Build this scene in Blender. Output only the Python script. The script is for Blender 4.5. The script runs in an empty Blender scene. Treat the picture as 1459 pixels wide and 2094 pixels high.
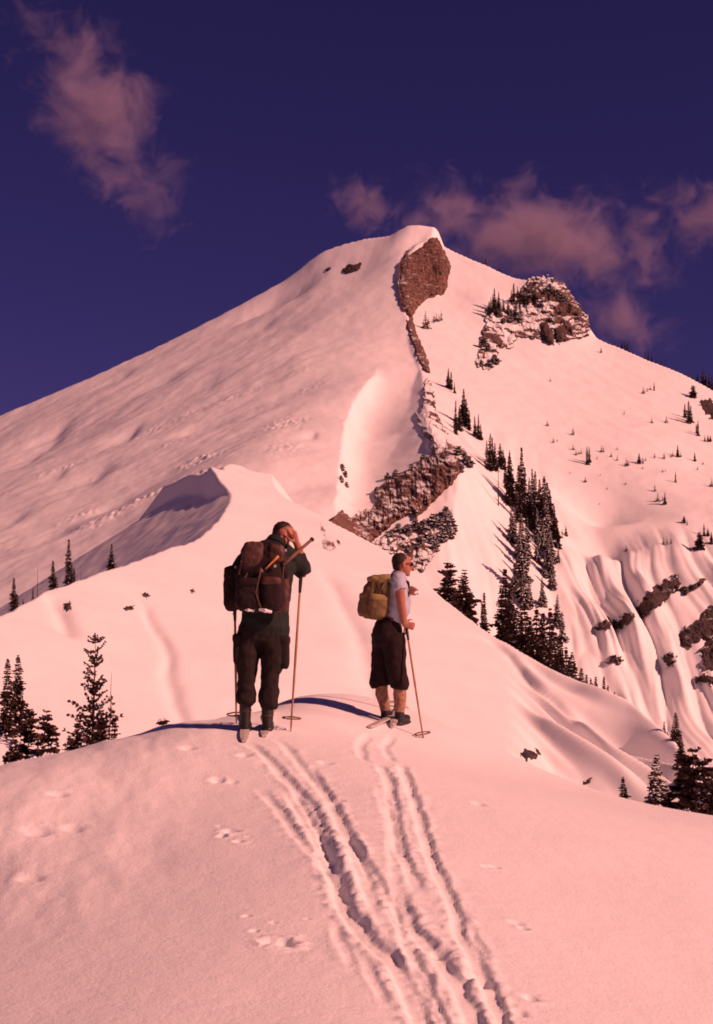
import bpy, bmesh, math, random
import numpy as np
from mathutils import Vector, Matrix
from mathutils.bvhtree import BVHTree

# ---------------------------------------------------------------- camera, sky, sun, exposure
SC = bpy.context.scene
C = SC.collection
FPX, CU, CV, HOR = 2908.0, 729.5, 1047.0, 1250.0     # photograph: focal length, centre, eye-level row (pixels)
EYE = 1.6
PITCH = math.atan((HOR - CV) / FPX)
SP, CP = math.sin(PITCH), math.cos(PITCH)

cam = bpy.data.cameras.new('camera')
cam.sensor_fit = 'VERTICAL'
cam.sensor_height = 36.0
cam.lens = FPX / 2094.0 * 36.0
cam.clip_start = 0.1
cam.clip_end = 40000
camo = bpy.data.objects.new('camera', cam)
C.objects.link(camo)
camo.location = (0, 0, EYE)
camo.rotation_euler = (math.pi / 2 + PITCH, 0, 0)
SC.camera = camo

SUN_EL = math.radians(33.0)
SUN_AZ = math.radians(113.0)          # clockwise from the view direction (+Y): right, a little behind
SUN = Vector((math.sin(SUN_AZ) * math.cos(SUN_EL), math.cos(SUN_AZ) * math.cos(SUN_EL), math.sin(SUN_EL)))
sl = bpy.data.lights.new('sun', 'SUN')
sl.energy = 4.9
sl.color = (1.0, 0.475, 0.365)
sl.angle = math.radians(0.53)
slo = bpy.data.objects.new('sun', sl)
C.objects.link(slo)
slo.rotation_euler = SUN.to_track_quat('Z', 'Y').to_euler()
slo.location = SUN * 200

W = bpy.data.worlds.new('World')
SC.world = W
W.use_nodes = True
wn, wl = W.node_tree.nodes, W.node_tree.links
wn.clear()
sky = wn.new('ShaderNodeTexSky')
sky.sky_type = 'NISHITA'
sky.sun_disc = False
sky.sun_elevation = SUN_EL
sky.sun_rotation = SUN_AZ
sky.altitude = 2600
sky.air_density = 1.0
sky.dust_density = 4.0
sky.ozone_density = 2.0
tint = wn.new('ShaderNodeMix')
tint.data_type = 'RGBA'
tint.blend_type = 'MULTIPLY'
tint.inputs['Factor'].default_value = 1.0
tint.inputs['B'].default_value = (0.38, 0.165, 0.47, 1)   # the faded slide's cast
bg = wn.new('ShaderNodeBackground')
bg.inputs['Strength'].default_value = 0.05
wo = wn.new('ShaderNodeOutputWorld')
wl.new(sky.outputs[0], tint.inputs['A'])
wl.new(tint.outputs['Result'], bg.inputs['Color'])
wl.new(bg.outputs[0], wo.inputs['Surface'])

SC.view_settings.view_transform = 'Standard'
SC.view_settings.look = 'None'
SC.view_settings.exposure = 0.0
SC.view_settings.gamma = 1.0
SC.cycles.max_bounces = 8
SC.cycles.diffuse_bounces = 6
SC.cycles.use_denoising = True
SC.cycles.filter_width = 1.8

# ---------------------------------------------------------------- helpers
def P(u, v, d):
    """photo pixel + distance along the ground (Y) -> world point"""
    x = (u - CU) / FPX
    y = (CV - v) / FPX
    fy, fz = CP - y * SP, SP + y * CP
    k = d / fy
    return Vector((x * k, d, EYE + fz * k))

def PN(a):
    a = np.asarray(a, float)
    x = (a[:, 0] - CU) / FPX
    y = (CV - a[:, 1]) / FPX
    fy, fz = CP - y * SP, SP + y * CP
    k = a[:, 2] / fy
    return np.stack([x * k, a[:, 2], EYE + fz * k], 1)

def proj(p):
    x, y, z = p[0], p[1], p[2] - EYE
    f = y * CP + z * SP
    up = -y * SP + z * CP
    return CU + FPX * x / f, CV - FPX * up / f

def ray(u, v):
    return (P(u, v, 10) - Vector((0, 0, EYE))).normalized()

_rng = np.random.default_rng(7)
_perm = _rng.permutation(4096)
_g2 = _rng.uniform(0, 2 * math.pi, 4096)
_g2 = np.stack([np.cos(_g2), np.sin(_g2)], 1)

def pnoise(x, y, seed=0):
    """2-D gradient noise, about -0.7..0.7"""
    x = x + seed * 17.31
    y = y - seed * 9.73
    xi, yi = np.floor(x).astype(np.int64), np.floor(y).astype(np.int64)
    xf, yf = x - xi, y - yi
    sx, sy = xf * xf * xf * (xf * (xf * 6 - 15) + 10), yf * yf * yf * (yf * (yf * 6 - 15) + 10)
    def g(i, j, dx, dy):
        h = _perm[(_perm[(xi + i) & 4095] + yi + j) & 4095]
        v = _g2[h]
        return v[..., 0] * dx + v[..., 1] * dy
    a, b = g(0, 0, xf, yf), g(1, 0, xf - 1, yf)
    c, d = g(0, 1, xf, yf - 1), g(1, 1, xf - 1, yf - 1)
    return (a + (b - a) * sx) * (1 - sy) + (c + (d - c) * sx) * sy

def fbm(x, y, o=4, seed=0, gain=0.5):
    s, a = 0.0, 1.0
    for k in range(o):
        s = s + a * pnoise(x * 2 ** k, y * 2 ** k, seed + k * 3.1)
        a *= gain
    return s

def ss(a, b, x):
    t = np.clip((x - a) / (b - a), 0, 1)
    return t * t * (3 - 2 * t)

def tps(pts, smooth=0.0, scale=1.0):
    """thin-plate height z(x, y) through points"""
    p = np.asarray(pts, float)
    xy, z = p[:, :2] / scale, p[:, 2]
    n = len(p)
    def U(r2):
        return np.where(r2 > 1e-12, 0.5 * r2 * np.log(np.maximum(r2, 1e-12)), 0)
    r2 = ((xy[:, None] - xy[None]) ** 2).sum(-1)
    A = np.zeros((n + 3, n + 3))
    A[:n, :n] = U(r2) + smooth * np.eye(n)
    A[:n, n] = 1
    A[:n, n + 1:] = xy
    A[n:, :n] = A[:n, n:].T
    w = np.linalg.solve(A, np.r_[z, 0, 0, 0])
    def f(x, y):
        x, y = np.asarray(x, float) / scale, np.asarray(y, float) / scale
        out = w[n] + w[n + 1] * x + w[n + 2] * y
        for i in range(n):
            out = out + w[i] * U((x - xy[i, 0]) ** 2 + (y - xy[i, 1]) ** 2)
        return out
    return f

def coarse(f, x0, x1, y0, y1, n=260):
    """sample f on a grid once and return a fast bicubic-ish (bilinear) lookup"""
    gx, gy = np.linspace(x0, x1, n), np.linspace(y0, y1, n)
    G = f(*np.meshgrid(gx, gy, indexing='ij'))
    def h(x, y):
        a = np.clip((x - x0) / (x1 - x0) * (n - 1), 0, n - 1.001)
        b = np.clip((y - y0) / (y1 - y0) * (n - 1), 0, n - 1.001)
        i, j = a.astype(int), b.astype(int)
        s, t = a - i, b - j
        i0, i2 = np.maximum(i - 1, 0), np.minimum(i + 1, n - 1)
        i3 = np.minimum(i + 2, n - 1)
        j0, j2, j3 = np.maximum(j - 1, 0), np.minimum(j + 1, n - 1), np.minimum(j + 2, n - 1)
        def cr(p0, p1, p2, p3, t):
            return p1 + 0.5 * t * (p2 - p0 + t * (2 * p0 - 5 * p1 + 4 * p2 - p3 + t * (3 * (p1 - p2) + p3 - p0)))
        r = [cr(G[k, j0], G[k, j], G[k, j2], G[k, j3], t) for k in (i0, i, i2, i3)]
        return cr(*r, s)
    return h

def polyd(x, y, pl):
    """signed distance to a polyline (positive on its left), and the running parameter"""
    pl = np.asarray(pl, float)
    best = np.full(x.shape, 1e18)
    sg = np.ones(x.shape)
    par = np.zeros(x.shape)
    n = len(pl) - 1
    for i in range(n):
        a, b = pl[i, :2], pl[i + 1, :2]
        e = b - a
        L2 = (e ** 2).sum()
        t = ((x - a[0]) * e[0] + (y - a[1]) * e[1]) / L2
        lo = -1e9 if i == 0 else 0
        hi = 1e9 if i == n - 1 else 1
        tc = np.clip(t, lo, hi)
        dx, dy = x - a[0] - tc * e[0], y - a[1] - tc * e[1]
        d2 = dx * dx + dy * dy
        m = d2 < best
        best = np.where(m, d2, best)
        sg = np.where(m, np.sign(e[0] * dy - e[1] * dx), sg)
        par = np.where(m, i + tc, par)
    return np.sqrt(best) * np.where(sg == 0, 1, sg), par

def polar(u0, u1, nu, ds):
    """ground grid fanning out from the viewpoint: finer near, coarser far"""
    us = np.linspace(u0, u1, nu)
    U, D = np.meshgrid(us, ds, indexing='ij')
    return (U - CU) / FPX * D / CP, D

def tag(o, label=None, cat=None, group=None, kind=None):
    for k, v in (('label', label), ('category', cat), ('group', group), ('kind', kind)):
        if v:
            o[k] = v
    return o

def grid_mesh(name, X, Y, Z, mat):
    nu, nv = X.shape
    co = np.stack([X, Y, Z], -1).reshape(-1, 3).astype(np.float32)
    idx = np.arange(nu * nv).reshape(nu, nv)
    q = np.stack([idx[:-1, :-1], idx[1:, :-1], idx[1:, 1:], idx[:-1, 1:]], -1).reshape(-1, 4)
    me = bpy.data.meshes.new(name)
    me.vertices.add(len(co))
    me.vertices.foreach_set('co', co.ravel())
    me.loops.add(q.size)
    me.loops.foreach_set('vertex_index', q.ravel().astype(np.int32))
    me.polygons.add(len(q))
    me.polygons.foreach_set('loop_start', np.arange(0, q.size, 4, dtype=np.int32))
    me.polygons.foreach_set('loop_total', np.full(len(q), 4, np.int32))
    me.polygons.foreach_set('use_smooth', np.ones(len(q), bool))
    me.update(calc_edges=True)
    me.materials.append(mat)
    o = bpy.data.objects.new(name, me)
    C.objects.link(o)
    return o

# ---------------------------------------------------------------- materials
def mat_new(name):
    m = bpy.data.materials.new(name)
    m.use_nodes = True
    n = m.node_tree.nodes
    return m, n, m.node_tree.links, n['Principled BSDF']

def mat_snow(name, bump_scale, bump, sparkle=True, col=(0.94, 0.90, 0.89)):
    m, n, l, b = mat_new(name)
    tc = n.new('ShaderNodeTexCoord')
    nz = n.new('ShaderNodeTexNoise')
    nz.inputs['Scale'].default_value = bump_scale
    nz.inputs['Detail'].default_value = 6
    nz.inputs['Roughness'].default_value = 0.65
    l.new(tc.outputs['Object'], nz.inputs['Vector'])
    bp = n.new('ShaderNodeBump')
    bp.inputs['Strength'].default_value = 1.0
    bp.inputs['Distance'].default_value = bump
    l.new(nz.outputs['Fac'], bp.inputs['Height'])
    l.new(bp.outputs[0], b.inputs['Normal'])
    big = n.new('ShaderNodeTexNoise')
    big.inputs['Scale'].default_value = bump_scale * 0.05
    big.inputs['Detail'].default_value = 3
    l.new(tc.outputs['Object'], big.inputs['Vector'])
    cr = n.new('ShaderNodeValToRGB')
    cr.color_ramp.elements[0].position = 0.3
    cr.color_ramp.elements[0].color = (col[0] * 0.965, col[1] * 0.965, col[2] * 0.97, 1)
    cr.color_ramp.elements[1].position = 0.7
    cr.color_ramp.elements[1].color = (*col, 1)
    l.new(big.outputs['Fac'], cr.inputs[0])
    l.new(cr.outputs[0], b.inputs['Base Color'])
    b.inputs['Roughness'].default_value = 0.65
    b.inputs['Specular IOR Level'].default_value = 0.25
    return m

SNOW_FAR = mat_snow('snow_far', 0.9, 0.05)
SNOW_MID = mat_snow('snow_mid', 3.0, 0.012)
SNOW_NEAR = mat_snow('snow_near', 45.0, 0.0055)
# ---------------------------------------------------------------- terrain
def pl_interp(pl, n=6):
    """dense smooth (Catmull-Rom) version of a pixel polyline"""
    p = np.asarray(pl, float)
    out = []
    for i in range(len(p) - 1):
        p0, p1, p2, p3 = p[max(i - 1, 0)], p[i], p[i + 1], p[min(i + 2, len(p) - 1)]
        for t in np.arange(n) / n:
            out.append(p1 + 0.5 * t * (p2 - p0 + t * (2 * p0 - 5 * p1 + 4 * p2 - p3 + t * (3 * (p1 - p2) + p3 - p0))))
    out.append(p[-1])
    return np.array(out)

# --- the big mountain: left face (ML) and right face (MR), photo pixel + distance
SKY_L = [(-420, 1000, 500), (-200, 930, 520), (0, 850, 530), (110, 803, 540), (200, 765, 550), (350, 695, 570), (450, 645, 582), (520, 606, 590),
         (600, 560, 600), (650, 521, 604), (700, 500, 606), (750, 488, 606), (800, 480, 604), (835, 462, 601), (857, 460, 600)]
SKY_R = [(835, 462, 603), (857, 460, 600), (885, 485, 596), (925, 512, 590), (985, 540, 582), (1050, 568, 574), (1100, 577, 568), (1135, 590, 562), (1165, 620, 556),
         (1195, 668, 548), (1215, 690, 545), (1270, 715, 538), (1340, 742, 528), (1400, 765, 520), (1459, 795, 512), (1600, 860, 495), (1800, 960, 480)]
ML_PTS = SKY_L[::1] + [
    (0, 1000, 400), (0, 1150, 310), (0, 1280, 262), (-300, 1150, 340), (-300, 1320, 270), (150, 900, 455), (150, 1050, 350), (150, 1200, 282), (300, 800, 490), (300, 900, 415),
    (300, 1000, 358), (300, 1130, 300), (450, 720, 525), (450, 850, 428), (450, 950, 350), (560, 640, 560), (560, 750, 478), (560, 880, 392), (560, 960, 345),
    (650, 600, 568), (650, 700, 500), (650, 800, 436), (650, 900, 382), (640, 1000, 340), (670, 1060, 322), (740, 560, 580), (740, 640, 530), (750, 720, 484),
    (820, 520, 585), (815, 600, 548), (825, 660, 516), (845, 720, 488), (865, 780, 455), (880, 850, 418), (900, 905, 385),
    # bowl left of the rock rib
    (690, 1000, 341), (695, 930, 366), (708, 860, 402), (735, 805, 432), (760, 775, 448),
    (725, 990, 350), (735, 930, 378), (755, 860, 416), (780, 985, 356), (800, 930, 382), (815, 860, 417), (850, 930, 374), (840, 985, 354),
    # under the rock band
    (700, 1080, 322), (760, 1050, 334), (930, 930, 366), (880, 1000, 348), (760, 1110, 322), (850, 1060, 336), (930, 1000, 348), (820, 1130, 322), (900, 1100, 334), (880, 1200, 310), (960, 1250, 300), (760, 1200, 305), (600, 1100, 305)]
MR_PTS = SKY_R[::1] + [
    (870, 640, 538), (930, 600, 560), (930, 700, 506), (960, 640, 545), (1000, 700, 520), (1000, 620, 552), (1060, 640, 553), (1100, 700, 527), (1180, 690, 540), (900, 760, 470), (960, 800, 456), (1050, 760, 488), (1050, 850, 443), (1150, 760, 502),
    (1150, 850, 452), (1250, 760, 512), (1250, 850, 463), (1350, 800, 498), (1350, 900, 440), (1459, 860, 478), (1459, 960, 425), (920, 870, 416), (960, 920, 390), (1000, 980, 374), (960, 1050, 350),
    (1050, 950, 405), (1120, 950, 412), (1080, 1050, 372), (1150, 1030, 384), (1000, 1130, 336), (1080, 1150, 344), (1200, 1000, 402), (1300, 1000, 400), (1459, 1060, 380), (1380, 1060, 380),
    # gully and the fluted wall
    (1190, 1080, 376), (1228, 1080, 387), (1262, 1080, 376), (1215, 1140, 360), (1245, 1140, 369), (1280, 1140, 358), (1330, 1120, 360), (1420, 1120, 360),
    (1150, 1180, 342), (1250, 1230, 336), (1300, 1180, 346), (1400, 1180, 344), (1150, 1280, 322), (1250, 1330, 312), (1350, 1300, 318), (1459, 1250, 330), (1300, 1420, 296), (1400, 1400, 300), (1459, 1400, 300),
    (1200, 1450, 290), (1380, 1480, 286), (1459, 1520, 278), (1300, 1600, 262), (1459, 1680, 256), (1100, 1400, 298), (1000, 1300, 312), (1700, 1100, 372), (1700, 1400, 300), (1750, 1000, 420)]
RIB = [(905, 430, 650), (890, 484, 598), (862, 510, 588), (836, 534, 577), (827, 560, 565), (825, 600, 545), (832, 640, 522), (850, 690, 500), (872, 752, 470), (880, 800, 446), (886, 850, 420),
       (905, 900, 388), (945, 925, 368), (940, 985, 352), (925, 1060, 338), (915, 1130, 326), (930, 1230, 308), (960, 1350, 290)]
ML_PTS = [(u, v, d * (1 + 0.13 * max(0, 800 - u) / 800)) for u, v, d in ML_PTS + [(862, 492, 595)]]
SKY_L = [(u, v, d * (1 + 0.13 * max(0, 800 - u) / 800)) for u, v, d in SKY_L]
f_ml = coarse(tps(PN(ML_PTS), scale=100), -420, 220, 180, 720)
f_mr = coarse(tps(PN(MR_PTS), scale=100), -80, 460, 180, 720)
sky_l, sky_r, rib = PN(pl_interp(SKY_L, 4)), PN(pl_interp(SKY_R, 4)), PN(pl_interp(RIB, 3))

def march(f, u, v, d0, d1, n=3000):
    """first hit of a pixel's ray on a height function"""
    d = np.linspace(d0, d1, n)
    p = PN(np.stack([np.full(n, u), np.full(n, v), d], 1))
    k = np.nonzero(p[:, 2] < f(p[:, 0], p[:, 1]))[0]
    return p[k[0]] if len(k) else p[-1]

DENTS = []
for (u, v, wu, hv, dep) in [(110, 890, 45, 50, 3.4), (195, 970, 55, 45, 3.6), (265, 885, 28, 28, 2.6), (340, 775, 60, 22, 2.4), (60, 940, 30, 25, 1.6), (420, 790, 70, 30, 1.6), (250, 770, 40, 20, 1.5),
                             (430, 870, 50, 18, 1.6), (600, 592, 95, 24, 6.0), (560, 610, 60, 16, 3.0), (540, 660, 40, 18, 1.5), (120, 970, 30, 22, 1.6), (640, 890, 16, 12, 1.2), (30, 1060, 50, 30, 2.0), (120, 1090, 60, 25, 2.0),
                             (240, 1030, 60, 20, 1.5), (180, 830, 40, 16, 1.1), (700, 550, 30, 14, 1.2), (560, 780, 60, 20, 1.0), (500, 560, 50, 14, 1.0)]:
    p = march(f_ml, u, v, 240, 650)
    DENTS.append((p[0], p[1], wu / FPX * p[1], hv / FPX * p[1] * 2.0, dep * 0.55))

BOWL = np.array([march(f_ml, u, v, 240, 650) for u, v in pl_interp([(775, 750), (762, 772), (735, 805), (708, 860), (697, 930), (690, 1000), (684, 1060)], 3)])

def H_ml(x, y):
    z = f_ml(x, y)
    # wind-packed ripples and scoops of the left face, drawn out along the slope
    w = ss(12, 60, 640 - y) * ss(-4, -34, x - (y - 300) * 0.08)
    e1, e2 = (x * 0.80 + y * 0.60), (-x * 0.60 + y * 0.80)
    z = z + w * (1.4 * fbm(e1 / 60, e2 / 34, 3, 2) + 0.30 * fbm(e1 / 18, e2 / 9, 3, 9) * (0.4 + 1.2 * ss(-0.2, 0.4, pnoise(x / 50, y / 60, 8))))
    for (cx, cy, rx, ry, dep) in DENTS:
        dx, dy = (x - cx), (y - cy)
        g = np.exp(-(np.where(dx > 0, dx / (0.55 * rx), dx / (1.3 * rx))) ** 2 - (dy / ry) ** 2)
        z = z - dep * g
    # sunlit bank along the left rim of the bowl
    b, par = polyd(x, y, BOWL)
    b = np.maximum(b + 0.8 * pnoise(x / 6, y / 6, 15), 0) / 6.0
    z = z - 4.6 * b * np.exp(1 - b) * ss(0, 5, par) * ss(len(BOWL) + 2, len(BOWL) - 5, par)
    # broken, crusted bands crossing the face
    s = (y - 392) - 0.45 * (x + 60) + 14 * pnoise(x / 40, y / 40, 5)
    for c0, wd, am in ((0, 9, 1.0), (40, 5, 0.6), (-30, 6, 0.8), (75, 5, 0.6)):
        band = np.exp(-((s - c0) / wd) ** 2) * ss(-0.1, 0.25, pnoise(x / 22, y / 22, 11 + c0))
        z = z + w * am * band * (np.abs(pnoise(x / 1.9, y / 2.4, 21)) * 1.7 + np.abs(pnoise(x / 5, y / 6, 22)) * 0.8 - 0.2)
    d, _ = polyd(x, y, sky_l)
    z = z - 1.1 * np.maximum(d, 0) - 0.010 * np.maximum(d, 0) ** 2
    r, par = polyd(x, y, rib)                       # right of the rib (negative): breaks off
    r = r + 1.6 * pnoise(x / 9, y / 9, 31)
    drop = np.maximum(r, 0)
    return z - drop * np.interp(par / 3, [0, 9.5, 11.5, 16], [2.2, 2.2, 1.0, 0.8])

def H_mr(x, y):
    z = f_mr(x, y)
    d, _ = polyd(x, y, sky_r)
    # flutes of the lower wall, running down the fall line
    m = ss(384, 332, y + 9 * pnoise(x / 12, y / 60, 49)) * ss(38, 56, x) * ss(255, 275, y)
    a = x + 0.04 * (y - 330) + 6 * pnoise(x / 26, y / 34, 41)
    fl = (np.abs(pnoise(a / 7.5, y / 70, 43)) * 7.5 + np.abs(pnoise(a / 2.9, y / 40, 44)) * 2.4) * (0.55 + 0.9 * ss(-0.3, 0.35, pnoise(x / 18, y / 26, 45)))
    z = z + m * (fl - 2.2)
    m2 = ss(440, 385, y) * ss(62, 45, x) * ss(10, 25, x)
    z = z + m2 * (np.abs(pnoise(a / 6, y / 40, 47)) * 2.2 - 0.5)
    # faint runnels on the open slope
    z = z + 0.22 * pnoise((x + 0.62 * y) / 6, (y - 0.6 * x) / 120, 51) + 1.6 * pnoise(x / 60, y / 60, 53)
    r, _ = polyd(x, y, rib)
    z = z - 0.9 * np.maximum(-r - 2, 0)
    return z - 1.1 * np.maximum(d, 0) - 0.010 * np.maximum(d, 0) ** 2

def H_mount(x, y):
    a, b = H_ml(x, y), H_mr(x, y)
    k = 0.3 + 9.0 * ss(385, 360, y)
    h = np.clip(0.5 + 0.5 * (a - b) / k, 0, 1)
    return b + (a - b) * h + k * h * (1 - h) + 0.25 * fbm(x / 7, y / 7, 3, 61)

# --- the nearer spur behind the skiers: a slope tilted towards the sun, its crest given by photo pixels
def spur_d(u, v):
    return 36.0 / (0.20 - 0.36 * (u - CU) / FPX - (HOR - v) / FPX)

CREST_UV = [(-420, 1420), (-200, 1335), (0, 1262), (60, 1228), (110, 1203), (180, 1182), (260, 1152), (340, 1125), (410, 1098), (452, 1060), (472, 1020),
            (470, 985), (458, 955), (480, 948), (520, 962), (556, 968), (562, 990), (590, 1022), (650, 1052), (700, 1080), (770, 1114), (830, 1158),
            (900, 1216), (980, 1282), (1080, 1346), (1150, 1388), (1220, 1432), (1290, 1492), (1350, 1542), (1384, 1572), (1402, 1640), (1408, 1760)]
CREST = [(u, v, spur_d(u, v)) for u, v in CREST_UV]
S_PTS = CREST + [(u, v, spur_d(u, v)) for u in (-300, 0, 200, 400, 600, 800, 1000, 1150, 1300) for v in (1180, 1290, 1400, 1500, 1600, 1720)
                 if v > np.interp(u, [c[0] for c in CREST_UV], [c[1] for c in CREST_UV]) + 40]
f_s = coarse(tps(PN(S_PTS), smooth=0.0005, scale=60), -120, 120, 40, 340, 300)
crest = PN(pl_interp(CREST, 4))
CREST2 = [(-420, 1330, 300), (100, 1200, 296), (200, 1150, 292), (250, 1110, 288), (300, 1052, 288), (330, 1000, 288), (352, 968, 284), (385, 950, 276), (420, 947, 267), (455, 949, 268), (480, 948, 280), (520, 962, 284), (556, 968, 281), (562, 990, 275),
          (590, 1022, 266), (650, 1052, 256), (700, 1080, 249), (830, 1158, 231), (1000, 1290, 210)]
crest2 = PN(pl_interp(CREST2, 4))

def H_spur(x, y):
    z = f_s(x, y)
    cu = CU + FPX * x / np.maximum(y, 1) * CP
    # gullies on the right end of the spur
    m = ss(1030, 1130, cu) * ss(205, 165, y)
    a = x + 0.42 * (y - 120) + 2.5 * pnoise(x / 9, y / 14, 71)
    z = z + m * (np.sqrt(pnoise(a / 5.2, y / 60, 73) ** 2 + 0.004) * 11.0 - 3.0 + 2.6 * np.sqrt(pnoise(a / 3.4, y / 40, 74) ** 2 + 0.012) * ss(195, 150, y))
    z = z + 0.5 * fbm(x / 22, y / 30, 3, 75) + 0.04 * fbm(x / 2.2, y / 3.0, 3, 77)
    for (pl, wd, dep, st) in CREASES:
        k = np.nonzero((y > pl[:, 1].min() - 8) & (y < pl[:, 1].max() + 8) & (np.abs(x - pl[:, 0].mean()) < 30))
        dd, par = polyd(x[k], y[k], pl)
        dd = dd + 0.5 * pnoise(x[k] / 4, y[k] / 6, 83)
        fd = ss(0, 3, par) * ss(len(pl) - 1, len(pl) - 4, par)
        z[k] = z[k] + fd * (-dep * np.exp(-(dd / wd) ** 2) + st * np.exp(-np.abs(dd) / 5) * np.tanh(dd / (0.6 * wd)))
    # the scooped, shaded hollow under the cornice
    bank = EYE + 1.36 * x + 0.64 * y - BANK_C + 0.8 * pnoise(x / 7, y / 9, 81)
    d2, _ = polyd(x, y, crest2)
    head = np.minimum(bank, z) - 1.5 * np.maximum(d2, 0)
    d, _ = polyd(x, y, crest)
    d = d + 0.25 * pnoise(x / 3, y / 3, 79)
    return np.maximum(z - 1.0 * np.maximum(d, 0) * np.where(cu > 1390, 3, 1), np.where((y > 200) & (cu < 540), head, -99))

CREASES = [(PN(pl_interp([(u, v, spur_d(u, v)) for u, v in pts], 4)), wd, dep, st) for pts, wd, dep, st in [
    ([(285, 1215), (318, 1278), (348, 1335), (350, 1385), (362, 1440), (378, 1500)], 0.7, 0.35, 0.12),
    ([(660, 1150), (705, 1235), (742, 1310), (765, 1390), (780, 1450)], 1.6, 0.5, 0.25),
    ([(985, 1300), (1040, 1335), (1085, 1395), (1140, 1432), (1185, 1480), (1230, 1530)], 0.8, 0.6, 0.35),
    ([(100, 1215), (122, 1240), (135, 1275), (150, 1310)], 1.0, 0.5, 0.2)]]
_p = P(466, 1000, spur_d(466, 1000))
BANK_C = 1.36 * _p.x + 0.64 * _p.y - (_p.z - EYE)

X, Y = polar(-330, 1790, 710, np.geomspace(225, 690, 530))
tag(grid_mesh('mountain', X, Y, H_mount(X, Y), SNOW_FAR), kind='structure', label='steep snow-covered mountain rising to a pointed summit')
X, Y = polar(-330, 1640, 640, np.geomspace(42, 318, 500))
tag(grid_mesh('snow_spur', X, Y, H_spur(X, Y), SNOW_MID), kind='structure', label='smooth sunlit snow spur with a cornice behind the skiers')

# --- the foreground mound
F_PTS = [(0, 1590, 10.2), (-250, 1660, 9.6), (0, 1800, 8.2), (0, 2094, 5.75), (-300, 2094, 6.0), (180, 1540, 10.9), (370, 1490, 11.7), (370, 1620, 9.9), (370, 1800, 7.9), (370, 2094, 5.6), (440, 1472, 12.1), (502, 1492, 11.5), (550, 1482, 11.7),
         (640, 1500, 11.8), (600, 1427, 15.0), (680, 1426, 15.6), (640, 1460, 13.2), (729, 1560, 10.8), (729, 1750, 8.2), (729, 2094, 5.65), (770, 1438, 15.8), (795, 1472, 14.3), (825, 1472, 14.3), (760, 1510, 13.1), (860, 1462, 15.6), (950, 1500, 15.6),
         (1050, 1548, 15.3), (1150, 1592, 15.2), (1250, 1630, 14.6), (830, 1545, 12.6), (840, 1572, 11.0), (1000, 1604, 11.3), (1100, 1622, 11.8), (1260, 1648, 12.4), (1459, 1673, 12.8), (1700, 1720, 13.2), (1100, 1800, 8.45), (1100, 2094, 6.0), (1459, 1850, 8.7), (1459, 2094, 6.5), (1750, 2094, 7.0),
         (950, 1560, 13.3)]
fp = PN(F_PTS).tolist()
for (u, d, z) in [(-300, 14, -1.3), (0, 14.5, -1.1), (370, 16, -0.6), (640, 20, -0.6), (860, 21, -0.9), (1100, 21, -1.9), (1459, 17.5, -1.9), (1750, 18, -2.6),
                  (-300, 26, -6), (200, 28, -5.5), (640, 30, -5), (1000, 30, -6), (1459, 27, -7), (1750, 26, -8), (-300, 45, -17), (640, 46, -16), (1300, 46, -18), (1750, 44, -19),
                  (-300, 3, -0.05), (729, 3, -0.05), (1750, 3, -0.25), (-300, 1.2, -0.1), (1750, 1.2, -0.1), (729, 0.8, -0.1), (-1000, 8, -0.9), (-1000, 14, -2.4), (-1000, 26, -8), (2500, 7, -1.0), (2500, 13, -2.6), (2500, 26, -9.5), (2500, 44, -21), (-1000, 45, -19)]:
    fp.append([(u - CU) / FPX * d, d, z])
f_f = coarse(tps(fp, scale=5), -30, 30, 0.5, 48, 420)

def fpix(u, v):
    return march(f_f, u, v, 4.2, 17, 1500)

def crop(pts):
    return [fpix(400 + x / 2.084, 1400 + y / 2.084) for x, y in pts]

GROOVES = [  # centre line, half width (m), depth (m)
    (crop([(190, 235), (250, 265), (330, 335), (470, 490), (560, 650), (600, 800)]), 0.035, 0.045),
    (crop([(400, 450), (500, 610), (600, 830), (640, 950), (740, 1080), (880, 1230), (980, 1446), (1030, 1560)]), 0.042, 0.060),
    (crop([(290, 225), (380, 255), (480, 390), (520, 440)]), 0.03, 0.030),
    (crop([(470, 340), (560, 470), (640, 620), (700, 770), (770, 940), (800, 1000)]), 0.035, 0.045),
    (crop([(620, 600), (720, 740), (800, 880), (900, 1090), (990, 1300), (1060, 1446), (1110, 1560)]), 0.028, 0.030),
    (crop([(270, 430), (360, 540), (450, 660), (560, 790), (640, 930)]), 0.028, 0.024),
    (crop([(700, 320), (790, 350), (830, 430), (850, 570), (880, 700), (940, 850), (960, 900)]), 0.033, 0.040),
    (crop([(860, 850), (900, 990), (990, 1110), (1080, 1220), (1140, 1320), (1190, 1446), (1230, 1560)]), 0.040, 0.055),
    (crop([(870, 330), (930, 490), (1020, 770), (1090, 910), (1130, 1050), (1210, 1210), (1320, 1446), (1380, 1560)]), 0.032, 0.045),
    (crop([(1150, 990), (1200, 1100), (1250, 1220)]), 0.018, 0.018),
    (crop([(780, 420), (830, 600), (850, 780), (860, 880)]), 0.028, 0.022),
    (crop([(745, 205), (705, 250), (712, 305), (765, 345)]), 0.030, 0.030),
    (crop([(845, 210), (805, 265), (835, 320), (872, 340)]), 0.030, 0.030),
    (crop([(580, 990), (640, 1130), (690, 1250)]), 0.022, 0.018),
    (crop([(680, 1110), (750, 1240), (830, 1400)]), 0.022, 0.018),
]
PITS = []   # x, y, radius, depth
_r = random.Random(5)
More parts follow.
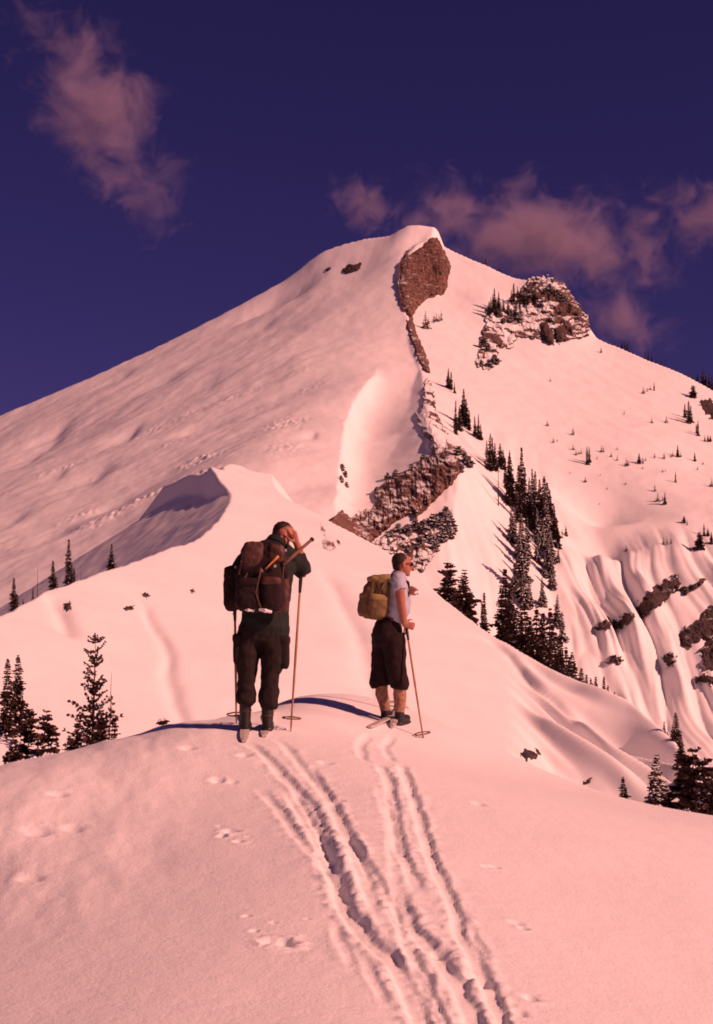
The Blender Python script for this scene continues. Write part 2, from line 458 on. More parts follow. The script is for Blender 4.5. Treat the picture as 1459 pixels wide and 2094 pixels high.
for (u, v, r_, dep) in [(580, 1930, 0.055, 0.07), (548, 1926, 0.05, 0.03), (470, 1702, 0.05, 0.035), (490, 1722, 0.03, 0.03), (455, 1712, 0.03, 0.03), (445, 1597, 0.05, 0.03), (385, 1532, 0.06, 0.02), (475, 1600, 0.04, 0.015),
                         (995, 1772, 0.028, 0.018), (1012, 1774, 0.028, 0.018), (1070, 1900, 0.028, 0.03), (1058, 1890, 0.04, 0.012), (980, 1645, 0.05, 0.015), (500, 1545, 0.05, 0.02), (665, 1560, 0.05, 0.02),
                         (690, 1640, 0.05, 0.02), (520, 1905, 0.02, 0.02), (505, 1875, 0.02, 0.02), (560, 1888, 0.016, 0.016), (630, 1880, 0.016, 0.014), (1085, 2040, 0.04, 0.02), (1060, 2070, 0.04, 0.015), (450, 1690, 0.018, 0.02),
                         (510, 1712, 0.018, 0.02), (120, 1625, 0.06, 0.02), (80, 1700, 0.09, 0.02), (150, 1690, 0.07, 0.015), (60, 1800, 0.08, 0.016), (985, 2000, 0.06, 0.03), (905, 1945, 0.05, 0.03)]:
    p = fpix(u, v)
    PITS.append((p[0], p[1], r_, dep))

def H_fore(x, y):
    z = f_f(x, y)
    near = ss(17.5, 15.5, y)
    z = z + near * (0.012 * fbm(x / 1.1, y / 1.6, 3, 91) + 0.0022 * fbm(x / 0.09, y / 0.09, 2, 93))
    # wind ripple on the left shoulder
    rp = ss(-0.6, -1.6, x) * ss(6.2, 8.0, y) * near
    z = z + rp * (0.028 * fbm(x / 0.55 + y / 3, y / 1.5 - x / 4, 4, 95) + 0.022 * np.maximum(0, pnoise(x / 0.5 + y / 1.4, y / 1.1, 97)))
    churn = np.zeros_like(z)
    for (pl, w, dep) in GROOVES:
        pl = np.asarray(pl)
        x0, x1, y0, y1 = pl[:, 0].min() - 0.6, pl[:, 0].max() + 0.6, pl[:, 1].min() - 0.6, pl[:, 1].max() + 0.6
        k = np.nonzero((x > x0) & (x < x1) & (y > y0) & (y < y1))
        if not len(k[0]):
            continue
        xs, ys = x[k], y[k]
        d, par = polyd(xs, ys, pl_interp(pl, 5))
        end = ss(0, 0.25, np.abs(par) ) * 1.0
        lo, hi = pl[0], pl[-1]
        cap = np.minimum(np.hypot(xs - lo[0], ys - lo[1]), np.hypot(xs - hi[0], ys - hi[1]))
        inside = (par > 0.0) & (par < (len(pl) - 1) * 5)
        fade = np.where(inside, ss(0, 0.35, cap), 0)
        wob = 1.15 + 0.5 * pnoise(xs / 0.16, ys / 0.22, 101) + 0.25 * pnoise(xs / 0.05, ys / 0.06, 102)
        dm = ss(-0.45, 0.25, pnoise(xs / 0.5 + w * 99, ys / 0.9, 103) + 0.2)
        dd = np.abs(d + 0.02 * pnoise(xs / 0.2, ys / 0.25, 104)) / (w * wob)
        prof = -dep * 0.56 * (0.6 + 0.4 * dm) * ss(1.35, 0.5, dd)
        rim = 0.20 * dep * np.exp(-((dd - 1.7) / 0.5) ** 2) * (0.4 + pnoise(xs / 0.07, ys / 0.08, 105) * 1.6)
        churn[k] = np.maximum(churn[k], fade * np.exp(-(d / 0.16) ** 2))
        z[k] = z[k] + fade * (prof + rim)
    z = z + churn * (0.007 * fbm(x / 0.14, y / 0.18, 3, 107) + 0.004 * np.maximum(0, pnoise(x / 0.05, y / 0.06, 109)))
    for (cx, cy, r_, dep) in PITS:
        k = np.nonzero((np.abs(x - cx) < 4 * r_) & (np.abs(y - cy) < 4 * r_))
        if not len(k[0]):
            continue
        q = np.hypot(x[k] - cx, y[k] - cy) / r_ * (1 + 0.5 * pnoise(x[k] / r_ / 1.2, y[k] / r_ / 1.2, 111))
        z[k] = z[k] - dep * ss(1.2, 0.3, q) + 0.25 * dep * np.exp(-((q - 1.6) / 0.5) ** 2) * (0.5 + pnoise(x[k] / 0.04, y[k] / 0.04, 113))
    return z

ds = np.concatenate([np.linspace(1.5, 5.2, 30)[:-1], np.geomspace(5.2, 17, 640)[:-1], np.geomspace(17, 46, 50)])
X, Y = polar(-900, 2360, 640, ds)
tag(grid_mesh('snow_ground', X, Y, H_fore(X, Y), SNOW_NEAR), kind='structure', label='rounded foreground snow crest marked by ski tracks')

# --- everything further out
r = np.concatenate([[0.0, 2, 5, 9, 14, 20, 30, 45], np.geomspace(60, 14000, 40)])
R_, A_ = np.meshgrid(r, np.linspace(0, 2 * math.pi, 97), indexing='ij')
X, Y = R_ * np.cos(A_), R_ * np.sin(A_)
tag(grid_mesh('snow_field', X, Y, -0.3 - 70 * (1 - np.exp(-(R_ / 65) ** 2)), SNOW_FAR), kind='structure', label='wide snow-covered ground around the ridge')
# ---------------------------------------------------------------- rays onto the ground already built
def bvh_of(name):
    me = bpy.data.objects[name].data
    n = len(me.vertices)
    co = np.empty(n * 3, np.float32)
    me.vertices.foreach_get('co', co)
    q = np.empty(len(me.loops), np.int32)
    me.loops.foreach_get('vertex_index', q)
    return BVHTree.FromPolygons(co.reshape(-1, 3).tolist(), q.reshape(-1, 4).tolist())

BV_M, BV_S, BV_F = bvh_of('mountain'), bvh_of('snow_spur'), bvh_of('snow_ground')
CAMP = Vector((0, 0, EYE))

def hit(u, v, bvs=(BV_M, BV_S)):
    d = ray(u, v)
    best = None
    for b in bvs:
        h = b.ray_cast(CAMP, d)
        if h[0] is not None and (best is None or h[3] < best[3]):
            best = h
    return best[0] if best else None

def ground_z(x, y, bvs=(BV_M, BV_S)):
    z = None
    for b in bvs:
        h = b.ray_cast(Vector((x, y, 900)), Vector((0, 0, -1)))
        if h[0] is not None and (z is None or h[0].z > z):
            z = h[0].z
    return z

# ---------------------------------------------------------------- rocks
def mat_rock(name, dark, light, snow_lo=0.50, snow_hi=0.72, scale=0.35, patch=0.6):
    m, n, l, b = mat_new(name)
    tc = n.new('ShaderNodeTexCoord')
    mp = n.new('ShaderNodeMapping')
    mp.inputs['Scale'].default_value = (1.6, 1.6, 0.3)
    l.new(tc.outputs['Object'], mp.inputs['Vector'])
    nz = n.new('ShaderNodeTexNoise')
    nz.inputs['Scale'].default_value = scale
    nz.inputs['Detail'].default_value = 8
    nz.inputs['Roughness'].default_value = 0.7
    l.new(mp.outputs[0], nz.inputs['Vector'])
    cr = n.new('ShaderNodeValToRGB')
    cr.color_ramp.elements[0].position = 0.41
    cr.color_ramp.elements[0].color = (*dark, 1)
    cr.color_ramp.elements[1].position = 0.60
    cr.color_ramp.elements[1].color = (*light, 1)
    l.new(nz.outputs['Fac'], cr.inputs[0])
    ge = n.new('ShaderNodeNewGeometry')
    sp = n.new('ShaderNodeSeparateXYZ')
    l.new(ge.outputs['Normal'], sp.inputs[0])
    n2 = n.new('ShaderNodeTexNoise')
    n2.inputs['Scale'].default_value = scale * 0.36
    n2.inputs['Detail'].default_value = 4
    l.new(tc.outputs['Object'], n2.inputs['Vector'])
    ad = n.new('ShaderNodeMath')
    ad.operation = 'MULTIPLY_ADD'
    ad.inputs[1].default_value = patch
    l.new(n2.outputs['Fac'], ad.inputs[0])
    l.new(sp.outputs['Z'], ad.inputs[2])
    mr = n.new('ShaderNodeMapRange')
    mr.inputs['From Min'].default_value = snow_lo + patch / 2
    mr.inputs['From Max'].default_value = snow_hi + patch / 2
    l.new(ad.outputs[0], mr.inputs['Value'])
    mx = n.new('ShaderNodeMix')
    mx.data_type = 'RGBA'
    l.new(mr.outputs[0], mx.inputs['Factor'])
    l.new(cr.outputs[0], mx.inputs['A'])
    mx.inputs['B'].default_value = (0.9, 0.88, 0.87, 1)
    l.new(mx.outputs['Result'], b.inputs['Base Color'])
    bp = n.new('ShaderNodeBump')
    bp.inputs['Distance'].default_value = 0.5
    l.new(nz.outputs['Fac'], bp.inputs['Height'])
    l.new(bp.outputs[0], b.inputs['Normal'])
    b.inputs['Roughness'].default_value = 0.9
    return m

ROCK = mat_rock('rock_brown', (0.04, 0.019, 0.017), (0.27, 0.125, 0.09), 0.88, 0.98, scale=0.5)
ROCK_DK = mat_rock('rock_dark', (0.024, 0.014, 0.015), (0.10, 0.05, 0.044), 0.98, 1.06, patch=1.1)
SNOWY = mat_rock('rock_snowy', (0.035, 0.018, 0.017), (0.18, 0.09, 0.072), 0.66, 0.76, patch=2.2)

ROCK_BARE = mat_rock('rock_bare', (0.02, 0.015, 0.016), (0.09, 0.055, 0.05), 3.0, 3.2)

def in_poly(U, V, poly):
    """signed pixel distance to a polygon, positive inside"""
    p = np.asarray(poly, float)
    q = np.roll(p, -1, 0)
    ins = np.zeros(U.shape, bool)
    best = np.full(U.shape, 1e9)
    for a, b in zip(p, q):
        e = b - a
        t = np.clip(((U - a[0]) * e[0] + (V - a[1]) * e[1]) / (e ** 2).sum(), 0, 1)
        best = np.minimum(best, np.hypot(U - a[0] - t * e[0], V - a[1] - t * e[1]))
        c = ((a[1] > V) != (b[1] > V))
        with np.errstate(divide='ignore', invalid='ignore'):
            xx = (b[0] - a[0]) * (V - a[1]) / (b[1] - a[1]) + a[0]
        ins ^= c & (U < xx)
    return np.where(ins, best, -best)

def rock(name, label, poly, amp, mat, cw=7, ch=34, sparse=0.0, step=1.5, ragged=5, seed=0, ledge=0.5, front=0.0, smooth=0.02, bvs=(BV_M, BV_S), depth=None):
    """rock standing out of the slope: a rough, columned body rooted below the snow surface"""
    p = np.asarray(poly, float)
    u0, v0 = p.min(0) - 14
    u1, v1 = p.max(0) + 14
    us, vs = np.arange(u0, u1, step), np.arange(v0, v1, step)
    U, V = np.meshgrid(us, vs, indexing='ij')
    if depth is None:
        rr = random.Random(seed + 1)
        smp = []
        cand = [(rr.uniform(u0 + 10, u1 - 10), rr.uniform(v0 + 10, v1 - 10)) for _ in range(160)] + [tuple(x) for x in p]
        for (u, v) in cand:
            if in_poly(np.array([u]), np.array([v]), poly)[0] < -3:
                continue
            h = hit(u, v, bvs)
            if h is not None:
                smp.append((u, v, h.y))
            if len(smp) > 70:
                break
        depth = smp
    D = tps(depth, smooth=smooth, scale=60)(U, V)
    rs = min(9.0, max(2.5, (u1 - u0 - 28) / 5))
    q = in_poly(U, V, poly) + ragged * fbm(U / rs, V / rs, 3, seed + 3)
    sk = min(9.0, max(2.5, (u1 - u0 - 28) / 4))
    col = np.abs(pnoise(U / cw + 0.4 * pnoise(U / 30, V / 30, seed), V / ch, seed + 5)) * 1.6 + 0.5 * np.abs(pnoise(U / cw * 2.3, V / ch * 2, seed + 6))
    lg = ledge * np.abs(pnoise(U / 26, V / 8, seed + 8)) * 2
    body = ss(-2, 9, q)
    nz = fbm(U / 14, V / 13, 3, seed + 11, 0.42)
    h = amp * (0.5 + 0.18 * col + lg * 0.08 + 0.6 * nz + 0.5 * pnoise(U / 22, V / 30, seed + 15) - sparse)
    off = np.where(q > 0, h * body, -amp * 1.2 * ss(0, -sk * 0.8, q) - 0.02 - front * ss(0, -sk * 0.5, q))
    Dn = D - off - front
    pts = PN(np.stack([U.ravel(), V.ravel(), Dn.ravel()], 1))
    keep = (q > -sk)
    idx = -np.ones(U.shape, int)
    idx[keep] = np.arange(keep.sum())
    f = []
    a, b, c, d = idx[:-1, :-1], idx[1:, :-1], idx[1:, 1:], idx[:-1, 1:]
    ok = (a >= 0) & (b >= 0) & (c >= 0) & (d >= 0)
    f = np.stack([a[ok], d[ok], c[ok], b[ok]], 1)
    base = pts.reshape(*U.shape, 3)[keep]
    org = base.mean(0)
    org[2] = base[:, 2].min()
    me = bpy.data.meshes.new(name)
    me.from_pydata((base - org).tolist(), [], f.tolist())
    me.materials.append(mat)
    me.update()
    o = bpy.data.objects.new(name, me)
    o.location = org
    C.objects.link(o)
    return tag(o, label, 'rock')

rock('rock_cliff', 'columned brown rock face right below the pointed summit', [(885, 487), (893, 500), (905, 520), (915, 545), (910, 562), (908, 585), (900, 597), (880, 600), (868, 605), (850, 620), (842, 637), (832, 630), (826, 605), (823, 575), (826, 540), (832, 525), (850, 512), (862, 505)],
     2.2, ROCK, cw=5, ch=60, ragged=3, seed=3, ledge=0.3, step=1.2, depth=[(885, 487, 594), (832, 525, 580), (826, 575, 556), (832, 630, 528), (915, 545, 572), (900, 597, 556), (868, 560, 568), (850, 620, 538), (905, 520, 583)])
rock('rock_rib', 'thin brown rock rib running down below the summit face', [(829, 634), (842, 648), (850, 680), (862, 708), (873, 735), (877, 760), (868, 754), (856, 728), (847, 702), (837, 672)], 2.5, ROCK, cw=5, ch=20, ragged=4, seed=13, front=2, sparse=0.1)
rock('rock_rib', 'speckled lower rock rib above the wide rock band', [(872, 775), (882, 790), (890, 840), (903, 868), (912, 905), (905, 938), (886, 928), (880, 900), (862, 876), (853, 848), (866, 835), (868, 800)], 2.8, SNOWY, cw=5, ch=22, ragged=7, seed=23, front=2, sparse=0.15)
rock('rock_band', 'wide brown rock band overhung with icicles at the foot of the bowl', [(680, 1072), (700, 1052), (740, 1046), (772, 1036), (768, 1004), (800, 978), (832, 966), (856, 952), (872, 935), (892, 930), (912, 908), (930, 922), (946, 925), (942, 962), (926, 987), (902, 1006), (880, 1030), (852, 1056), (842, 1048), (812, 1060), (792, 1080), (757, 1103), (720, 1090)],
     3.0, ROCK, cw=7, ch=50, ragged=6, seed=33, ledge=0.4, front=1.2, smooth=0.2)
rock('rock_ledge', 'snow-laden broken rock ledge under the wide rock band', [(765, 1112), (800, 1086), (842, 1074), (880, 1058), (922, 1046), (928, 1084), (902, 1102), (892, 1128), (864, 1168), (842, 1160), (828, 1122), (792, 1138)], 3.4, SNOWY, cw=9, ch=14, ragged=9, seed=43, sparse=0.45, front=0.8, smooth=0.2)
rock('rock_outcrop', 'snow-plastered rock outcrop breaking the right skyline', [(1000, 632), (1040, 615), (1090, 574), (1122, 574), (1152, 588), (1172, 618), (1200, 658), (1200, 682), (1170, 692), (1130, 702), (1105, 694), (1060, 686), (1045, 712), (1018, 706), (1018, 736), (1000, 754), (973, 746), (985, 700), (994, 660)],
     4.0, SNOWY, cw=9, ch=16, ragged=8, seed=53, sparse=0.35, front=1.5, smooth=0.15)
rock('boulder', 'large dark boulder low on the snow-plastered skyline outcrop', [(1103, 662), (1118, 658), (1133, 680), (1132, 704), (1120, 698), (1108, 684)], 3.2, ROCK_DK, cw=12, ch=16, ragged=3, seed=57, front=3, sparse=-0.3)
rock('boulder', 'squat dark boulder at the right foot of the skyline outcrop', [(1135, 672), (1152, 672), (1160, 692), (1146, 698), (1134, 690)], 3.0, ROCK_DK, cw=12, ch=14, ragged=3, seed=58, front=3, sparse=-0.3)
for k, (lb, pg) in enumerate([
        ('ragged dark rocks slanting across the fluted snow wall', [(1298, 1250), (1330, 1212), (1352, 1195), (1384, 1178), (1390, 1194), (1372, 1214), (1345, 1236), (1318, 1258)]),
        ('thin dark rock streak below the slanting rocks on the fluted wall', [(1216, 1284), (1240, 1270), (1262, 1272), (1290, 1252), (1318, 1240), (1300, 1262), (1268, 1282), (1240, 1286)]),
        ('large black rock mass low on the fluted wall', [(1384, 1304), (1402, 1288), (1430, 1268), (1460, 1238), (1475, 1250), (1470, 1300), (1436, 1306), (1404, 1322)]),
        ('black rock knob under the large rock mass', [(1434, 1326), (1452, 1312), (1475, 1315), (1475, 1372), (1446, 1368)]),
        ('short dark rock strip under the large rock mass', [(1420, 1390), (1440, 1380), (1475, 1396), (1470, 1404), (1438, 1392)]),
        ('small dark rock cluster in the middle of the fluted wall', [(1243, 1352), (1254, 1344), (1270, 1346), (1268, 1354)]),
        ('small dark rocks beside a narrow flute of the snow wall', [(1355, 1345), (1376, 1335), (1380, 1352), (1366, 1362)]),
        ('dark rock row just under the rim of the fluted wall', [(1388, 1206), (1410, 1200), (1440, 1184), (1436, 1194), (1404, 1212)])]):
    rock('rock_outcrop', lb, pg, 2.4, ROCK_DK, cw=8, ch=10, ragged=10, seed=63 + 7 * k, sparse=0.3, front=1.2, step=1.3)
rock('rock_outcrop', 'dark rock slab poking from the snow left of the summit', [(700, 553), (712, 544), (738, 540), (731, 551), (708, 558)], 1.6, ROCK_DK, cw=10, ch=6, ragged=4, seed=131, front=1.0)
rock('boulder', 'small dark rock near the slab left of the summit', [(666, 552), (674, 546), (678, 549), (670, 554)], 1.2, ROCK_DK, ragged=2, seed=133, front=1.0)
rock('rock_outcrop', 'dark rocks on the far right slope below the skyline trees', [(1432, 822), (1450, 818), (1475, 830), (1470, 862), (1445, 845)], 2.0, ROCK_DK, cw=9, ch=9, ragged=7, seed=137, front=1.0)
for k, (lb, pg, mt, am) in enumerate([
        ('brown snow-streaked rock on the spur crest beside the skier raising a hand', [(660, 1105), (668, 1098), (682, 1108), (686, 1120), (676, 1126), (662, 1122)], ROCK, 0.8),
        ('small rock block right of the streaked rock on the spur crest', [(689, 1104), (694, 1106), (697, 1115), (691, 1112)], ROCK_DK, 0.5),
        ('thin upright rock above the streaked rock on the spur crest', [(655, 1070), (659, 1073), (668, 1092), (664, 1096), (657, 1084)], ROCK, 0.5),
        ('dark rock stub on the open spur above the thin trees', [(132, 1236), (144, 1230), (146, 1244), (138, 1250), (133, 1244)], ROCK_BARE, 0.5),
        ('flat dark rock stub in the snow of the open spur', [(253, 1243), (264, 1240), (274, 1240), (270, 1247), (258, 1248)], ROCK_BARE, 0.4),
        ('dark rock stub highest on the open spur slope', [(291, 1214), (298, 1212), (308, 1218), (302, 1222), (293, 1219)], ROCK_BARE, 0.4),
        ('small rock stub on the spur near the big rucksack', [(389, 1206), (394, 1204), (399, 1210), (393, 1213)], ROCK_BARE, 0.3),
        ('dark rock poking out above a spur gully', [(1066, 1540), (1076, 1532), (1090, 1538), (1104, 1540), (1098, 1550), (1076, 1552)], ROCK_BARE, 0.7),
        ('thin dark rock slab lying in a spur gully', [(1193, 1601), (1203, 1595), (1209, 1592), (1206, 1599), (1197, 1603)], ROCK_BARE, 0.4)]):
    rock('boulder', lb, pg, am, mt, cw=5, ch=8, ragged=2 if k < 3 else 5, seed=151 + 5 * k, front=0.15, step=0.9, sparse=-0.1)

# ---------------------------------------------------------------- conifers
def mat_plain(name, col, rough=0.85, var=0.25, scale=6.0, bump=0.0, spec=0.2):
    m, n, l, b = mat_new(name)
    tc = n.new('ShaderNodeTexCoord')
    nz = n.new('ShaderNodeTexNoise')
    nz.inputs['Scale'].default_value = scale
    nz.inputs['Detail'].default_value = 5
    l.new(tc.outputs['Object'], nz.inputs['Vector'])
    cr = n.new('ShaderNodeValToRGB')
    cr.color_ramp.elements[0].position = 0.3
    cr.color_ramp.elements[0].color = (*[c * (1 - var) for c in col], 1)
    cr.color_ramp.elements[1].position = 0.7
    cr.color_ramp.elements[1].color = (*[min(1, c * (1 + var)) for c in col], 1)
    l.new(nz.outputs['Fac'], cr.inputs[0])
    l.new(cr.outputs[0], b.inputs['Base Color'])
    b.inputs['Roughness'].default_value = rough
    b.inputs['Specular IOR Level'].default_value = spec
    if bump:
        bp = n.new('ShaderNodeBump')
        bp.inputs['Distance'].default_value = bump
        l.new(nz.outputs['Fac'], bp.inputs['Height'])
        l.new(bp.outputs[0], b.inputs['Normal'])
    return m

NEEDLE = mat_plain('needles', (0.095, 0.050, 0.042), 0.8, 0.4, 3)
BARK = mat_plain('bark', (0.085, 0.055, 0.045), 0.9, 0.35, 5)
TSNOW = mat_plain('branch_snow', (0.88, 0.86, 0.86), 0.7, 0.04, 5)

def tube(vs, fs, pts, rad, n=5, cap=True):
    """tapered tube through points, appended to vertex and face lists"""
    pts = [Vector(p) for p in pts]
    b0 = len(vs)
    for i, p in enumerate(pts):
        t = (pts[min(i + 1, len(pts) - 1)] - pts[max(i - 1, 0)]).normalized()
        a = t.orthogonal().normalized() if abs(t.z) < 0.9 else Vector((1, 0, 0)).cross(t).normalized()
        b = t.cross(a)
        for k in range(n):
            g = 2 * math.pi * k / n
            vs.append(tuple(p + (a * math.cos(g) + b * math.sin(g)) * rad[i]))
    for i in range(len(pts) - 1):
        for k in range(n):
            k2 = (k + 1) % n
            fs.append((b0 + i * n + k, b0 + i * n + k2, b0 + (i + 1) * n + k2, b0 + (i + 1) * n + k))
    if cap:
        fs.append(tuple(b0 + (len(pts) - 1) * n + k for k in range(n)))
        fs.append(tuple(b0 + n - 1 - k for k in range(n)))

def mesh_of(name, vs, fs, mat, smooth=False):
    me = bpy.data.meshes.new(name)
    me.from_pydata([tuple(v) for v in vs], [], fs)
    me.materials.append(mat)
    if smooth:
        me.polygons.foreach_set('use_smooth', np.ones(len(me.polygons), bool))
    me.update()
    return me

def spray(vs, fs, p, d, ln, wd, rr, droop=0.2):
    """one needle spray: a small bent two-bladed tuft"""
    d = d.normalized()
    side = d.cross(Vector((0, 0, 1)))
    if side.length < 1e-3:
        side = Vector((1, 0, 0))
    side.normalize()
    upv = side.cross(d)
    ang = rr.uniform(-0.7, 0.7)
    for ro in (ang, ang + math.pi / 2):
        s = side * math.cos(ro) + upv * math.sin(ro)
        k = len(vs)
        m = p + d * ln * 0.45 + Vector((0, 0, -droop * ln * 0.1))
        e = p + d * ln + Vector((0, 0, -droop * ln * 0.5))
        vs += [p, m + s * wd * 0.5, e, m - s * wd * 0.5]
        fs.append((k, k + 1, k + 2, k + 3))

def conifer(kind, seed):
    """unit-height conifer: trunk, crown and branch-snow meshes"""
    rr = random.Random(seed)
    kw = rr.uniform(0.8, 1.25)
    tv, tf, cv, cf, sv, sf = [], [], [], [], [], []
    lean = Vector((rr.uniform(-0.02, 0.02), rr.uniform(-0.02, 0.02), 0))
    P_ = dict(spire=dict(w=0.115, lev=46, nb=7, base=0.03, tr=0.011, fill=1.0, sp=3, snow=0.10, up=-0.25, pw=0.85),
              snowy=dict(w=0.13, lev=40, nb=7, base=0.03, tr=0.012, fill=0.95, sp=3, snow=0.6, up=-0.3, pw=0.8),
              bushy=dict(w=0.24, lev=26, nb=8, base=0.03, tr=0.018, fill=0.9, sp=4, snow=0.12, up=0.05, pw=0.5),
              shrub=dict(w=0.42, lev=16, nb=9, base=0.0, tr=0.02, fill=0.9, sp=4, snow=0.95, up=0.2, pw=0.45),
              sapling=dict(w=0.14, lev=18, nb=6, base=0.05, tr=0.02, fill=0.9, sp=2, snow=0.05, up=-0.1, pw=0.8),
              pine=dict(w=0.21, lev=40, nb=7, base=0.06, tr=0.016, fill=0.8, sp=6, snow=0.03, up=0.28, pw=0.42),
              snag=dict(w=0.03, lev=14, nb=3, base=0.15, tr=0.010, fill=0.5, sp=0, snow=0.0, up=-0.1, pw=0.8))[kind]
    top = 1.0
    tp = [Vector((0, 0, -0.06))] + [lean * t * t + Vector((rr.uniform(-.004, .004), rr.uniform(-.004, .004), t * top)) for t in (0.1, 0.3, 0.5, 0.7, 0.88, 0.99)]
    tube(tv, tf, tp, [P_['tr'] * 1.3] + [P_['tr'] * (1.02 - t) + 0.001 for t in (0.1, 0.3, 0.5, 0.7, 0.88, 0.99)], 6)
    lump = [rr.uniform(0.6, 1.25) for _ in range(9)]
    for L in range(P_['lev']):
        t = P_['base'] + (1 - P_['base']) * (L + rr.uniform(-0.3, 0.3)) / P_['lev']
        t = min(max(t, P_['base']), 0.985)
        rad = kw * P_['w'] * (1 - t) ** P_['pw'] * lump[int(t * 8.99)] * (0.75 + 0.5 * rr.random())
        if kind == 'pine':
            rad = P_['w'] * min(1.0, 1.5 * (1 - t) ** 0.5 + 0.12) * (0.5 + 0.6 * rr.random()) * (1.0 if t < 0.35 else lump[int(t * 8.99)] * 0.85)
            if 0.35 < t < 0.93 and rr.random() < 0.22:
                continue
        nb = max(3, int(P_['nb'] * (1.15 - 0.55 * t)))
        o = lean * t * t + Vector((0, 0, t))
        a0 = rr.random() * 6.28
        for k in range(nb):
            if rr.random() > P_['fill']:
                continue
            g = a0 + 6.283 * (k + rr.uniform(-0.35, 0.35)) / nb
            ln = rad * rr.uniform(0.6, 1.15)
            up = P_['up'] + (0.35 * t if kind != 'pine' else rr.uniform(-0.35, 0.35)) + rr.uniform(-0.12, 0.12)
            dirv = Vector((math.cos(g), math.sin(g), up)).normalized()
            tip = o + dirv * ln + Vector((0, 0, (0.25 * ln if kind == 'pine' else -0.10 * ln)))
            mid = o + dirv * ln * 0.5
            if kind in ('pine', 'snag', 'bushy'):
                tube(tv, tf, [o, mid, tip], [0.0035, 0.0025, 0.0012], 3, False)
            for s in range(P_['sp']):
                f = (s + 1.0) / P_['sp']
                q = (o.lerp(mid, f * 2) if f < 0.5 else mid.lerp(tip, f * 2 - 1))
                sl_ = max(0.022, ln * (0.62 if kind != 'pine' else 0.30) * (1.15 - 0.45 * f))
                if kind == 'pine':
                    sl_ = min(max(sl_, 0.02), 0.036)
                for _ in range(2 if kind != 'pine' else 4):
                    dd = dirv + Vector((rr.uniform(-.7, .7), rr.uniform(-.7, .7), rr.uniform(-.5, .35) if kind != 'pine' else rr.uniform(-.4, .8)))
                    spray(cv, cf, q - dirv * sl_ * 0.3, dd, sl_, sl_ * (0.75 if kind != 'pine' else 0.42), rr)
                if rr.random() < P_['snow'] and f > 0.4:
                    e = min(sl_ * rr.uniform(0.45, 0.8), 0.035 if kind != 'shrub' else 0.2)
                    k0 = len(sv)
                    c = q + Vector((0, 0, e * 0.35))
                    sd = dirv.cross(Vector((0, 0, 1))).normalized()
                    sv += [c - dirv * e, c + sd * e * 0.7, c + dirv * e - Vector((0, 0, e * .3)), c - sd * e * 0.7, c + Vector((0, 0, e * 0.5))]
                    sf += [(k0, k0 + 1, k0 + 4), (k0 + 1, k0 + 2, k0 + 4), (k0 + 2, k0 + 3, k0 + 4), (k0 + 3, k0, k0 + 4)]
    out = [('trunk', mesh_of('trunk', tv, tf, BARK, True))]
    if cv:
        out.append(('crown', mesh_of('crown', cv, cf, NEEDLE)))
    if sv:
        out.append(('branch_snow', mesh_of('branch_snow', sv, sf, TSNOW)))
    return out

PROTO = {k: [conifer(k, 100 + 10 * i + j) for j in range(n)] for i, (k, n) in enumerate([('spire', 7), ('snowy', 5), ('bushy', 4), ('shrub', 3), ('sapling', 3), ('pine', 1), ('snag', 2)])}
_tr = random.Random(11)

def tree(kind, base, h, label, group=None, name=None, wide=1.0, var=None, rot=None, lean=0.0):
    pr = PROTO[kind]
    parts = pr[_tr.randrange(len(pr)) if var is None else var]
    root = bpy.data.objects.new(name or {'pine': 'pine_tree', 'snag': 'dead_tree', 'shrub': 'shrub', 'sapling': 'young_conifer'}.get(kind, 'fir_tree'), None)
    root.empty_display_size = 0.2
    C.objects.link(root)
    root.location = base
    root.rotation_euler = (0, lean, rot if rot is not None else _tr.uniform(0, 6.28))
    root.scale = (h * wide, h * wide, h)
    tag(root, label, 'shrub' if kind == 'shrub' else 'tree', group)
    for nm, me in parts:
        o = bpy.data.objects.new(nm, me)
        C.objects.link(o)
        o.parent = root
        if nm == 'branch_snow':
            o['kind'] = 'stuff'
    return root

def stand(kind, rows, label, group, bvs=(BV_M,), wide=1.0, back=0.0, minh=0.0):
    """trees whose foot shows: (u, v of top, v of foot)"""
    for r in rows:
        u, vt, vb = r[:3]
        k = r[3] if len(r) > 3 else kind
        p = hit(u, vb, bvs)
        if p is None:
            continue
        top = P(u, vt, p.y)
        h = max(top.z - p.z, minh)
        tree(k, (p.x, p.y, p.z - 0.02 * h), h * 1.02, label, group, wide=wide * _tr.uniform(0.85, 1.3))

def stand_at(kind, rows, label, group, bvs=(BV_M, BV_S), wide=1.0):
    """trees whose foot is hidden: (u, v of top, distance)"""
    for r in rows:
        u, vt, d = r[:3]
        k = r[3] if len(r) > 3 else kind
        top = P(u, vt, d)
        gz = ground_z(top.x, d, bvs)
        tree(k, (top.x, d, gz - 0.1), top.z - gz + 0.1, label, group, wide=wide * _tr.uniform(0.8, 1.3))

def cr3(rows, ox, oy, sc):
    return [(ox + r[0] / sc, oy + r[1] / sc, oy + r[2] / sc) + tuple(r[3:]) for r in rows]

